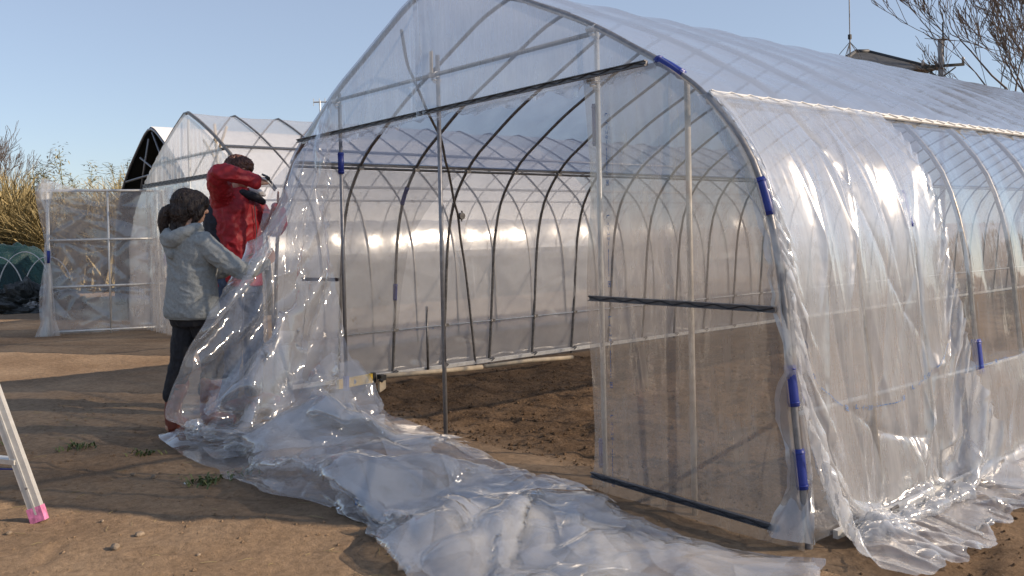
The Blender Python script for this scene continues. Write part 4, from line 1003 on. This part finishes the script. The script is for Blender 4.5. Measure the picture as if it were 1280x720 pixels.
for u, z in ((1.0, .98), (0.0, .9), (.0, .22)):
    m = MB(); m.tube([dp(u, z)+nn*.02, dp(u, z+.17)+nn*.02], .026, 10); m.build('blue_clip', MT['blue'], Dn, True)
m = MB(); m.tube([d0+Vector((.0,0,HD*.72))+nn*.03, d0+Vector((0,0,HD*.72+.1))+nn*.03], .02, 8); m.build('hinge', MT['white_metal'], Dn)
m = MB(); 
for k, z in enumerate((1.30, 1.22)): m.tube([(-8.55, Y0-.1, z+.42), (-8.48, Y0-.1, z+.27)], .02, 8)
m.build('blue_clip', MT['blue'], G2, True)
# film collars beside the doorway, low
for (x0, x1, sd_) in ((-10.95, -10.35, 3), (-10.4, -9.6, 4)):
    Xv, Zv = np.meshgrid(np.linspace(x0, x1, 30), np.linspace(0, 2.0, 60), indexing='ij')
    Yv = Y0-.10-.03*fbm(Xv*9, Zv*1.5, None, 170+sd_, 3); grid_mesh('doorway_film', np.stack([Xv, Yv, Zv], -1), MT['panel_film'], G2)

# ------------------------------------------------------------------ third greenhouse, dark shade cloth
A3 = Arch(-14.35, 2.35, 3.28, .05); Y3 = 2.05
G3 = empty('greenhouse', (-14.35, Y3, 0)); tag(G3, 'dark greenhouse under black shade cloth with open gable, farthest left', 'greenhouse', 'tunnel greenhouses')
strip('shade_cloth', .40, 1.0, Y3, Y3+9, 50, 40, 'shade', lambda Q, Y: .015*fbm(Q*15, Y*3, None, 181, 3), .02, A3, G3)
strip('roof_cover', .12, .49, Y3-.02, Y3+9, 40, 40, 'white_tarp', None, .045, A3, G3)
strip('side_cloth', .0, .13, Y3, Y3+9, 20, 20, 'shade', None, .02, A3, G3)
gb = gable(G3, A3, -14.35, Y3+8.9, 0, 3.25, 'shade', 'rear_cloth', .0, 20)
Xv, Zv = np.meshgrid(np.linspace(-14.35-2.1, -14.35+2.1, 20), np.linspace(0, 2.35, 20), indexing='ij'); grid_mesh('front_cloth', np.stack([Xv, Y3+.5+0*Xv+.02*np.sin(Xv*9), Zv], -1), MT['shade'], G3)
for k in range(6):
    m = MB(); m.tube(A3.pts(0, 1, Y3+k*1.8, 44), .026, 6); m.build('hoop', MT['pipe'], G3, True)
x = A3.x_of_z(2.45); m = MB(); m.tube([(-28.7-x, Y3, 2.40), (x, Y3, 2.5)], .022, 6); m.build('tie_bar', MT['pipe'], G3, True)
for a, c in (((-14.3, 3.2), (-13.4, 2.2)), ((-14.5, 3.1), (-15.2, 2.0)), ((-15.0, 2.8), (-13.6, 2.3))):
    m = MB(); m.tube([(a[0], Y3+.02, a[1]), (c[0], Y3+.04, c[1])], .02, 6); m.build('brace', MT['pipe'], G3, True)

# ------------------------------------------------------------------ stepladder
LD = empty('stepladder', (-2.62,-2.23,0)); tag(LD, 'aluminium stepladder with pink rubber foot standing on the dirt at left', 'ladder')
cl = Vector((-.638,-.770,0)); ca = Vector((-.770,.638,0))
foot = Vector((-2.62,-2.235,.0)); lean = cl*.36+ca*.05; Hl = 1.25
side = (cl*.93+ca*.37).normalized()*.50
def rail(f_, l_, nm='rail'):
    m = MB(); a = f_+Vector((0,0,.03))+l_*.024; c = f_+l_*Hl+Vector((0,0,Hl)); m.bar(a, c, .030, .062, cl); o = m.build(nm, MT['alu'], LD)
    m = MB(); m.bar(a+(c-a)*0+ca*-.017, a+(c-a)*1.0+ca*-.017, .004, .010, cl); m.build('rib', MT['alu'], o)
    m = MB(); m.bar(f_+Vector((0,0,-.005)), f_+Vector((0,0,.062))+l_*.062, .038, .070, cl); m.build('rubber_foot', MT['pink'], o)
    m = MB(); m.tube([a+(c-a)*.10-ca*.014, a+(c-a)*.10-ca*.022], .006, 8); m.build('rivet', MT['pipe'], o)
    return a, c
a1, c1 = rail(foot, lean); a2, c2 = rail(foot+side, lean)
for k, z in enumerate((.25, .52, .79, 1.06)):
    t = z/Hl; p = a1+(c1-a1)*t; q = a2+(c2-a2)*t; m = MB(); m.bar(p, q, .055, .022); m.build('step', MT['alu'], LD)
back = foot+cl*.95+ca*.1
a3, c3 = rail(back, -(cl*.36+ca*-.0)); a4, c4 = rail(back+side*.9, -(cl*.36+ca*-.0))
for z in (.4, .9): t = z/Hl; m = MB(); m.bar(a3+(c3-a3)*t, a4+(c4-a4)*t, .03, .02); m.build('back_stay', MT['alu'], LD)
m = MB(); m.bar((c1+c3)/2-side*.05, (c2+c4)/2+side*.05, .16, .035); m.build('top_plate', MT['alu'], LD)
m = MB(); m.tube([a1+(c1-a1)*.17, a3+(c3-a3)*.17], .004, 6); m.build('stay_cord', MT['blue'], LD)

# ------------------------------------------------------------------ things on the soil
def pole_thing(pts, r, label, nm='wooden_pole', grp='pale poles lying on the soil inside the tunnel'):
    m = MB(); m.tube(pts, r, 8); o = m.build(nm, MT['wood'], None, True); tag(o, label, 'pole', grp); return o
pole_thing([(-4.66,.78,.075),(-4.60,1.35,.06),(-4.54,1.86,.05)], .022, 'pale wooden pole on the tilled soil, nearer piece by the yellow level')
pole_thing([(-4.55,1.90,.05),(-4.47,2.4,.06),(-4.38,2.86,.05)], .020, 'pale wooden pole on the tilled soil, farther piece along the left wall')
SP = empty('spirit_level', (-4.55,.72,0)); tag(SP, 'yellow spirit level with black end lying by the left gable post', 'level')
m = MB(); m.bar((-4.42,.30,.10),(-4.50,.66,.10),.03,.075); m.build('beam', MT['yellow'], SP)
m = MB(); m.bar((-4.502,.665,.10),(-4.508,.695,.10),.036,.082); m.build('end_cap', MT['black'], SP)
m = MB(); m.tube([(-4.44,.46,.10),(-4.46,.47,.10)], .02, 10); m.build('vial', MT['grey_plastic'], SP)
SK_ = empty('stake', (-4.47,.74,0)); tag(SK_, 'short wooden stake with black clamp beside the yellow level', 'stake')
m = MB(); m.bar((-4.47,.74,-.05),(-4.47,.74,.085),.06,.03,(1,0,0)); m.build('shaft', MT['wood'], SK_)
m = MB(); m.box((-4.47,.74,.10),(.07,.05,.045)); m.tube([(-4.44,.70,.09),(-4.42,.72,.07)], .012, 8); m.build('clamp', MT['black'], SK_)

def stone_mesh(sd, r):
    rg = np.random.default_rng(sd); bm = bmesh.new(); bmesh.ops.create_icosphere(bm, subdivisions=2, radius=1)
    for v in bm.verts:
        q = v.co; k = 1+.25*float(vnoise(q.x*1.7+sd, q.y*1.7, q.z*1.7, sd)); v.co = Vector((q.x*k*r, q.y*k*r*.75, q.z*k*r*.6))
    me = bpy.data.meshes.new('stone'); bm.to_mesh(me); bm.free(); return me
SP_ = [((155,698),.028),((171,676),.026),((117,605),.018),((128,582),.026),((60,671),.018),((8,668),.022),((345,640),.012),((212,660),.012),((95,690),.014),((20,596),.016),((300,700),.012),((60,556),.016)]
stone_xy = [(-1.96,-2.086,.030,'pale stone with a long shadow, nearest of the stones at lower left'),(-2.05,-1.96,.028,'rounded brown stone just behind the nearest pale stone'),(-3.02,-1.59,.026,'flat stone at the rim of the small hollow left of the boots'),(-3.15,-1.66,.020,'smaller stone lying left of the flat stone by the hollow'),(-2.52,-2.38,.020,'small stone in front of the pink ladder foot'),(-2.62,-2.48,.022,'flat pebble left of the pink ladder foot near the frame edge'),(-1.62,-1.86,.013,'tiny pebble in the shadow edge at bottom centre left'),(-2.40,-2.02,.014,'tiny pebble between ladder foot and the pair of stones'),(-2.78,-1.50,.014,'tiny white chip in the middle of the shaded dirt')]
for i, (x, y, r, lb) in enumerate(stone_xy):
    me = stone_mesh(i+3, r*.78); o = link('stone', me, MT['stone'] if i != 8 else MT['white_cloth'], None, True, (x, y, gh(x, y)+r*.3)); o.rotation_euler.z = i*1.3; tag(o, lb, 'stone', 'stones on the dirt')
# loose crumbs of soil
m = MB(); rg = np.random.default_rng(33)
def crumb(x, y, r):
    z = gh(x, y); vs = [Vector(v)*r*(.7+.6*rg.random()) for v in ((1,0,0),(-1,0,0),(0,1,0),(0,-1,0),(0,0,.8),(0,0,-.5))]
    a = rg.random()*3; rt = Matrix.Rotation(a, 3, 'Z'); m.add([rt @ v+Vector((x, y, z+r*.2)) for v in vs], [(0,2,4),(2,1,4),(1,3,4),(3,0,4),(2,0,5),(1,2,5),(3,1,5),(0,3,5)])
for k in range(5200):
    x = -4.7+4.6*rg.random(); y = .2+5*rg.random()**1.5; crumb(x, y, .004+.014*rg.random()**4)
for k in range(1500):
    x = .3+1.0*rg.random(); y = -.8+4*rg.random(); crumb(x, y, .003+.010*rg.random()**4)
for k in range(4200):
    x = -6+6.3*rg.random(); y = -2.8+2.8*rg.random(); crumb(x, y, .002+.009*rg.random()**5)
o = m.build('soil_crumbs', MT['soil']); tag(o, kind='stuff'); 
ct = o.data.attributes.new('tilled', 'FLOAT', 'POINT'); cv = np.array([v.co.y > .1 or v.co.x > .2 for v in o.data.vertices], dtype=np.float32); ct.data.foreach_set('value', cv)
m = MB(); rg = np.random.default_rng(77)
for k in range(260):
    x = -6+6.2*rg.random(); y = -2.8+2.6*rg.random()**.8; z = gh(x, y)+.004; a = rg.random()*3.14; l = .01+.035*rg.random()**2
    m.tube([(x-math.cos(a)*l, y-math.sin(a)*l, z), (x, y, z+.004*rg.random()), (x+math.cos(a)*l, y+math.sin(a)*l, z)], .0011, 4, False)
o = m.build('straw_litter', MT['reed']); tag(o, kind='stuff')
# weeds
def weed(x, y, n, h, seed):
    rg = np.random.default_rng(seed); m = MB(); z = gh(x, y)
    for k in range(n):
        a = rg.random()*6.28; l = h*(.5+rg.random()); px, py = x+.05*rg.standard_normal(), y+.05*rg.standard_normal(); w_ = .004+.003*rg.random()
        d = Vector((math.cos(a), math.sin(a), 0)); s_ = Vector((-d.y, d.x, 0)); b0 = Vector((px, py, z)); b1 = b0+d*l*.5+Vector((0,0,l*.7)); b2 = b0+d*l+Vector((0,0,l*.75))
        m.add([b0-s_*w_, b0+s_*w_, b1+s_*w_, b1-s_*w_, b2], [(0,1,2,3),(3,2,4)])
    return m.build('weed', MT['weed'])
for i, (x, y, n, h, lb) in enumerate([(-2.74,-1.42,60,.035,'green weed tuft in the shaded dirt left of the sheet'),(-4.05,-1.72,50,.035,'sparse dark weed patch above the ladder shadow'),(-4.6,-2.15,60,.05,'green weed patch at the left frame edge'),(-3.6,-1.45,40,.03,'flat weed tuft left of the boots'),(-2.7,-1.25,20,.03,'small weed under the front edge of the hanging sheet')]):
    o = weed(x, y, n, h, 50+i); tag(o, lb, 'weed', 'weeds on the dirt')

# ------------------------------------------------------------------ far left: junk, net, reeds, bamboo, bare shrub
N_ = MB()
Xv, Yv = np.meshgrid(np.linspace(-21.8, -17.4, 90), np.linspace(-2.0, 1.9, 60), indexing='ij')
Hh = 1.12*np.exp(-(np.clip(np.abs(Yv-.4)-.8, 0, 9)/.6)**2)*(.85+.22*fbm(Xv*.8, Yv*.8, None, 191, 3))+.16*np.abs(fbm(Xv*3, Yv*3, None, 192, 4))
Hh *= np.clip((Xv+21.8)*1.5, 0, 1)*np.clip((-17.4-Xv)*1.2, 0, 1)
Xr = Xv; net = grid_mesh('garden_net', np.stack([Xv-.3, Yv-.2, Hh+.02], -1), MT['net']); tag(net, 'teal netting draped in a long heap before the dry reeds', 'net')
def arc_hoop(cx, cy, w_, h, ang, label):
    m = MB(); d = Vector((math.cos(ang), math.sin(ang), 0)); pts = [Vector((cx, cy, 0))+d*(w_*math.cos(t))+Vector((0,0,h*math.sin(t))) for t in np.linspace(0, math.pi, 24)]
    m.tube(pts, .011, 6); o = m.build('garden_hoop', MT['white_metal'], None, True); tag(o, label, 'hoop', 'thin garden hoops in front of the net')
for i, (x, y, w_, h, lb) in enumerate([(-17.7,.15,.50,1.02,'thin pale garden hoop, leftmost before the teal net'),(-17.6,.62,.52,1.10,'thin pale garden hoop, middle one before the teal net'),(-17.2,.95,.48,1.0,'thin pale garden hoop nearest the plastic door')]):
    arc_hoop(x, y, w_, h, 1.2, lb)
def junk(x, y, r, mt, label, seed, nm='plastic_bundle', cat='bundle'):
    Uv, Vv = np.meshgrid(np.linspace(0, math.pi/2+.3, 30), np.linspace(0, 2*math.pi, 50), indexing='ij'); X_ = np.sin(Uv)*np.cos(Vv); Y_ = np.sin(Uv)*np.sin(Vv); Z_ = np.cos(Uv)
    k = 1+.35*fbm(X_*3+seed, Y_*3, Z_*3, seed, 4, .65); P = np.stack([x+X_*r*k, y+Y_*r*k*1.1, np.maximum(Z_*r*.8*k, -.02)], -1)
    o = grid_mesh(nm, P, MT[mt], None, False); tag(o, label, cat, 'rubbish bundles before the net')
junk(-16.9,.05,.45,'dark_junk','black plastic rubbish bundle, leftmost before the teal net',201)
junk(-16.7,.45,.60,'dark_junk','larger black rubbish bundle under the pale hoops',202)
junk(-16.45,.42,.26,'grey_plastic','crumpled grey sheet on top of the black bundles',203)
junk(-16.6,.95,.45,'dark_junk','black rubbish bundle right beside the plastic door',204)
# reeds: dense dry stand
def reeds(n, fx, seed, label=None, k_=1.):
    rg = np.random.default_rng(seed); vs = []; fs = []
    for k in range(n):
        x, y = fx(rg); h = k_*(2.0+.9*rg.random())*(1+.15*math.sin(x*1.1+y*1.7)+.08*math.sin(x*4+y*3)); 
        lx, ly = rg.standard_normal(2)*.75; w_ = .022+.025*rg.random(); a = rg.random()*3.14; sx, sy = math.cos(a)*w_, math.sin(a)*w_
        o = len(vs); b0 = rg.random()*h*.5
        for t in (0, .5, 1.0):
            px = x+lx*t*t*h*.5; py = y+ly*t*t*h*.5; pz = b0+(h-b0)*(t-.18*t*t*(abs(lx)+abs(ly)))
            vs.append((px-sx*(1-t*.9), py-sy*(1-t*.9), pz)); vs.append((px+sx*(1-t*.9), py+sy*(1-t*.9), pz))
        fs += [(o,o+1,o+3,o+2),(o+2,o+3,o+5,o+4)]
    return vs, fs
def fx(rg):
    t = rg.random(); px = -27+8.5*0; 
    x = -31+14*rg.random()*.9; y = 1.0+ (x+31)*.42+2.6*rg.random()
    return x, y
vs, fs = reeds(26000, lambda rg: (lambda u, v: (-31+9.6*u, 1.9-(1-u)*6.0+2.6*v))(rg.random(), rg.random()), 301)
m = MB(); m.v = vs; m.f = fs; o = m.build('reeds', MT['reed']); tag(o, kind='stuff')
vs, fs = reeds(9000, lambda rg: (lambda u, v: (-21.2-3*v, 3.0+u*9+v))(rg.random(), rg.random()), 302)
vs = [(a, b_, c*.74) for a, b_, c in vs]
m = MB(); m.v = vs; m.f = fs; o = m.build('reeds', MT['reed']); tag(o, kind='stuff')
def bamboo(x, y, h, seed, label, dense=160):
    rg = np.random.default_rng(seed); T = empty('bamboo', (x, y, 0)); tag(T, label, 'bamboo', 'bamboo stalks above the reeds')
    bx, by = rg.standard_normal(2)*.25; P_ = lambda t: Vector((x+bx*t*t, y+by*t*t, h*t))
    m = MB(); m.tube([P_(t) for t in np.linspace(0, 1, 10)], [.025*(1-t*.8) for t in np.linspace(0, 1, 10)], 6)
    for k in range(12):
        t = .5+.5*rg.random(); a = rg.random()*6.28; p = P_(t); m.tube([p, p+Vector((math.cos(a)*.25, math.sin(a)*.25, .18))], .006, 4)
    m.build('culm', MT['culm'], T, True)
    m = MB()
    for k in range(dense):
        t = .45+.57*rg.random()**.8; a = rg.random()*6.28; rr = .42*rg.random()**.7*(1.25-t*.8+.15*math.sin(t*20)); p = P_(min(t, 1))+Vector((math.cos(a)*rr, math.sin(a)*rr, .25*rg.random()-.05))
        d = Vector((rg.standard_normal(), rg.standard_normal(), -.5+.7*rg.random())).normalized(); l = .12+.12*rg.random(); s_ = d.cross(Vector((rg.random()-.5, rg.random()-.5, 1))).normalized()*.016
        m.add([p, p+d*l*.4+s_, p+d*l, p+d*l*.4-s_], [(0,1,2,3)])
    m.build('foliage', MT['bamboo_leaf'], T)
for i, (px_, D, h, lb, dn) in enumerate([(100,23,3.45,'thin bamboo with sparse drooping top, third from the left',150),(58,23,3.1,'low bamboo clump rising from the reeds beside the door',300),(70,23,3.2,'short yellowish bamboo just left of the door top corner',220),(107,24,3.3,'leafy bamboo right above the plastic door, middle of the row',220),(84,23,3.65,'tallest bamboo with airy curled tip above the door',110),(136,24,3.35,'bushy bamboo second from the dark greenhouse',260),(150,24,3.15,'bushy bamboo nearest the dark greenhouse',260),(45,23.5,3.0,'dark green bamboo at the edge of the reed stand',320),(122,25,3.0,'low bamboo between the two bushy ones',150)]):
    d = fw+cr*((px_-640)/FPX); x = CAM.x+d.x*D; y = CAM.y+d.y*D
    bamboo(x, y, h, 400+i, lb, dn)

def bare_tree(name, x, y, h, r, seed, label, spread=.55, depth=6, lean=(0,0), n0=3, cat='tree', grp=None, trunk_h=.32, mt='bark'):
    rg = random.Random(seed); T = empty(name, (x, y, 0)); tag(T, label, cat, grp)
    mt_ = MB(); mc = MB()
    def grow(p, d, l, rad, k):
        n = 4; pts = [p]; dd = d.copy()
        for i in range(n):
            dd = (dd+Vector((rg.gauss(0, .10), rg.gauss(0, .10), rg.gauss(.03, .06)))).normalized(); pts.append(pts[-1]+dd*l/n)
        rs = [max(rad*(1-.38*i/n), .009 if h > 6 else .004) for i in range(n+1)]; (mt_ if k == 0 else mc).tube(pts, rs, 7 if k < 2 else 4, False)
        if k >= depth: return
        nb = n0 if k == 0 else rg.choice((2, 2, 3) if k < 4 else (2, 3, 3))
        for j in range(nb):
            a = rg.random()*6.28; pr = dd.orthogonal().normalized(); pr = Matrix.Rotation(a, 3, dd) @ pr
            nd = (dd+pr*spread*(.6+.7*rg.random())+Vector((lean[0], lean[1], .12))).normalized()
            s0 = pts[-1] if j == 0 or k == 0 else pts[rg.choice((2, 3, 4))]
            grow(s0, nd, l*(.62+.25*rg.random()), rs[-1]*.72, k+1)
    grow(Vector((x, y, -.1)), Vector((lean[0]*.4, lean[1]*.4, 1)).normalized(), h*trunk_h, r, 0)
    mt_.build('trunk', MT[mt], T, True); mc.build('crown', MT[mt], T, True)
bare_tree('bare_shrub', -24.3, 1.6, 3.7, .035, 5, 'leafless reddish shrub rising above the dry reeds at the left edge', .34, 6, (.0,.0), 9, 'shrub', None, .36)
# ------------------------------------------------------------------ far right: house, pole, trees
H_ = empty('house', (-11, 29, 0)); tag(H_, 'house with dark hipped roof rising behind the nearest greenhouse', 'house')
hx, hy, hw, hd, eh, ph = -15.15, 28.1, 1.40, 1.40, 6.78, 7.70
rt = Matrix.Rotation(R(52), 3, 'Z')
def hp(a, b_, c): v = rt @ Vector((a, b_, 0)); return Vector((hx+v.x, hy+v.y, c))
m = MB(); m.add([hp(a, b_, c) for c in (0, eh) for a, b_ in ((-hw,-hd),(hw,-hd),(hw,hd),(-hw,hd))], [(0,1,5,4),(1,2,6,5),(2,3,7,6),(3,0,4,7),(4,5,6,7)]); m.build('wall', MT['plaster'], H_)
e_ = .5; m = MB()
v = [hp(-hw-e_,-hd-e_,eh-.1),hp(hw+e_,-hd-e_,eh-.1),hp(hw+e_,hd+e_,eh-.1),hp(-hw-e_,hd+e_,eh-.1),hp(-.25,0,ph),hp(.25,0,ph)]
m.add(v, [(0,1,5,4),(1,2,5),(2,3,4,5),(3,0,4),(3,2,1,0)]); rf = m.build('roof', MT['tile'], H_)
m = MB(); m.tube([v[4], v[5]], .09, 8); 
for a, c in ((0,4),(1,5),(2,5),(3,4)): m.tube([v[a], v[c]], .07, 6)
m.build('ridge_tile', MT['tile'], rf, True)
for a in (-1.3,):
    m = MB(); m.add([hp(a,-hd-.03,3.2),hp(a+1.5,-hd-.03,3.2),hp(a+1.5,-hd-.03,4.5),hp(a,-hd-.03,4.5)], [(0,1,2,3)]); wn = m.build('window', MT['glass'], H_)
    m = MB()
    for p, q in (((a,3.2),(a+1.5,3.2)),((a,4.5),(a+1.5,4.5)),((a,3.2),(a,4.5)),((a+1.5,3.2),(a+1.5,4.5)),((a+.75,3.2),(a+.75,4.5))): m.bar(hp(p[0],-hd-.05,p[1]), hp(q[0],-hd-.05,q[1]), .05, .05)
    m.build('frame', MT['alu'], wn)
ap = Vector((-13.84, 24.93, 6.9)); AN = empty('radio_antenna', ap-Vector((0,0,.0))); tag(AN, 'tall whip radio antenna with sloping radials on the dark roof', 'antenna')
m = MB(); m.tube([ap+Vector((0,0,.72)), ap+Vector((0,0,3.5))], .018, 6); m.build('whip', MT['pipe_dark'], AN)
m = MB(); m.tube([ap+Vector((0,0,-1.2)), ap+Vector((0,0,.75))], .025, 6); m.build('mast', MT['pipe_dark'], AN)
m = MB(); m.box(ap+Vector((0,0,.72)), (.09,.09,.16)); m.build('coil', MT['black'], AN)
for k in range(5):
    a = k*1.2566; m = MB(); m.tube([ap+Vector((0,0,.55)), ap+Vector((math.cos(a)*.32, math.sin(a)*.32, .18)), ap+Vector((math.cos(a)*.5, math.sin(a)*.5, -.25))], .012, 5); m.build('radial', MT['pipe_dark'], AN)
UP = empty('utility_pole', (-11.9,27.3,0)); tag(UP, 'utility pole with crossarm in front of the bare tree', 'utility pole')
m = MB(); m.tube([(-11.9,27.3,0),(-11.9,27.3,7.45)], .085, 10); m.build('pole', MT['concrete'], UP, True)
m = MB(); m.tube([(-11.84,27.36,6.9),(-11.84,27.36,8.05)], .03, 8); m.build('pin', MT['dark_junk'], UP, True)
m = MB(); m.bar(Vector((-12.30,26.80,6.55)), Vector((-11.40,27.9,6.62)), .09, .09); m.build('crossarm', MT['dark_junk'], UP)
for s_ in (-1, 1):
    m = MB(); m.bar(Vector((-11.9,27.25,6.15)), Vector((-11.9+.33*s_,27.25+.4*s_,6.52)), .04, .04); m.build('arm_brace', MT['dark_junk'], UP)
for t in (0.02, .5, .98):
    p = Vector((-12.30,26.80,6.6))+(Vector((.9,1.1,.07)))*t; m = MB(); m.tube([p, p+Vector((0,0,.16)), p+Vector((0,0,.20))], [.04,.05,.025], 8); m.build('insulator', MT['grey_plastic'], UP, True)
bare_tree('bare_tree', -8.35, 25.2, 9.4, .15, 21, 'large leafless tree at the right edge, its trunk nearest the frame edge', .40, 7, (.01,.01), 5, 'tree', 'leafless trees behind the greenhouse', .34)
bare_tree('bare_tree', -10.0, 27.9, 8.2, .11, 8, 'slimmer leafless tree between the utility pole and the large tree', .40, 7, (-.05,-.04), 4, 'tree', 'leafless trees behind the greenhouse', .36)
# small rooftop tv aerial far behind the second greenhouse
TV = empty('television_aerial', (-20.7,8.74,0)); tag(TV, 'small pale television aerial on a mast left of the main arch', 'aerial')
m = MB(); m.tube([(-20.7,8.74,0),(-20.7,8.74,5.08)], .025, 6); m.build('mast', MT['alu'], TV)
d = Vector((cr.x, cr.y, 0)).normalized(); c = Vector((-20.7,8.74,5.05)); m = MB(); m.tube([c-d*.18, c+d*.2], .022, 6); m.build('boom', MT['alu'], TV)
for k in (-.18, -.02, .14): m = MB(); m.tube([c+d*k-Vector((0,0,.1)), c+d*k+Vector((0,0,.1))], .012, 5); m.build('element', MT['alu'], TV)

# ------------------------------------------------------------------ windbreak trees on the sun side (seen mirrored in the side film) and a far tree line
def leafy(x, y, h, r, seed, label, n=1700, grp='evergreen windbreak trees'):
    rg = np.random.default_rng(seed); T = empty('evergreen_tree', (x, y, 0)); tag(T, label, 'tree', grp)
    m = MB(); m.tube([(x, y, -.1), (x+.1, y, h*.4), (x, y+.1, h*.85)], [.14, .1, .03], 7)
    for k in range(7): a = k*2.4; z = h*(.25+.08*k); m.tube([(x, y, z), (x+math.cos(a)*r*.7, y+math.sin(a)*r*.7, z+.4)], [.04,.012], 5)
    m.build('trunk', MT['bark'], T, True)
    cl_ = [(rg.standard_normal(3)*np.array([r*.45, r*.45, h*.2])+np.array([0,0,h*.58])) for _ in range(22)]
    vs = []; fs = []
    for k in range(n):
        c = cl_[rg.integers(22)]; p = c+rg.standard_normal(3)*r*.22; p[2] = abs(p[2]); a = rg.standard_normal(3); a /= np.linalg.norm(a); b_ = np.cross(a, rg.standard_normal(3)); b_ /= np.linalg.norm(b_); s = .07+.07*rg.random()
        o = len(vs); q = np.array([x, y, 0])+p; vs += [tuple(q-a*s), tuple(q+b_*s*.5), tuple(q+a*s), tuple(q-b_*s*.5)]; fs.append((o,o+1,o+2,o+3))
    m = MB(); m.v = vs; m.f = fs; m.build('crown', MT['leaf_dark'], T)
for i in range(9):
    leafy(8.6+.5*math.sin(i*2.1), 6.5+i*2.0, 3.3+.5*math.sin(i*1.7), 1.1, 500+i, 'dark evergreen windbreak tree beyond the right side of the greenhouse', 1500)
"""end"""
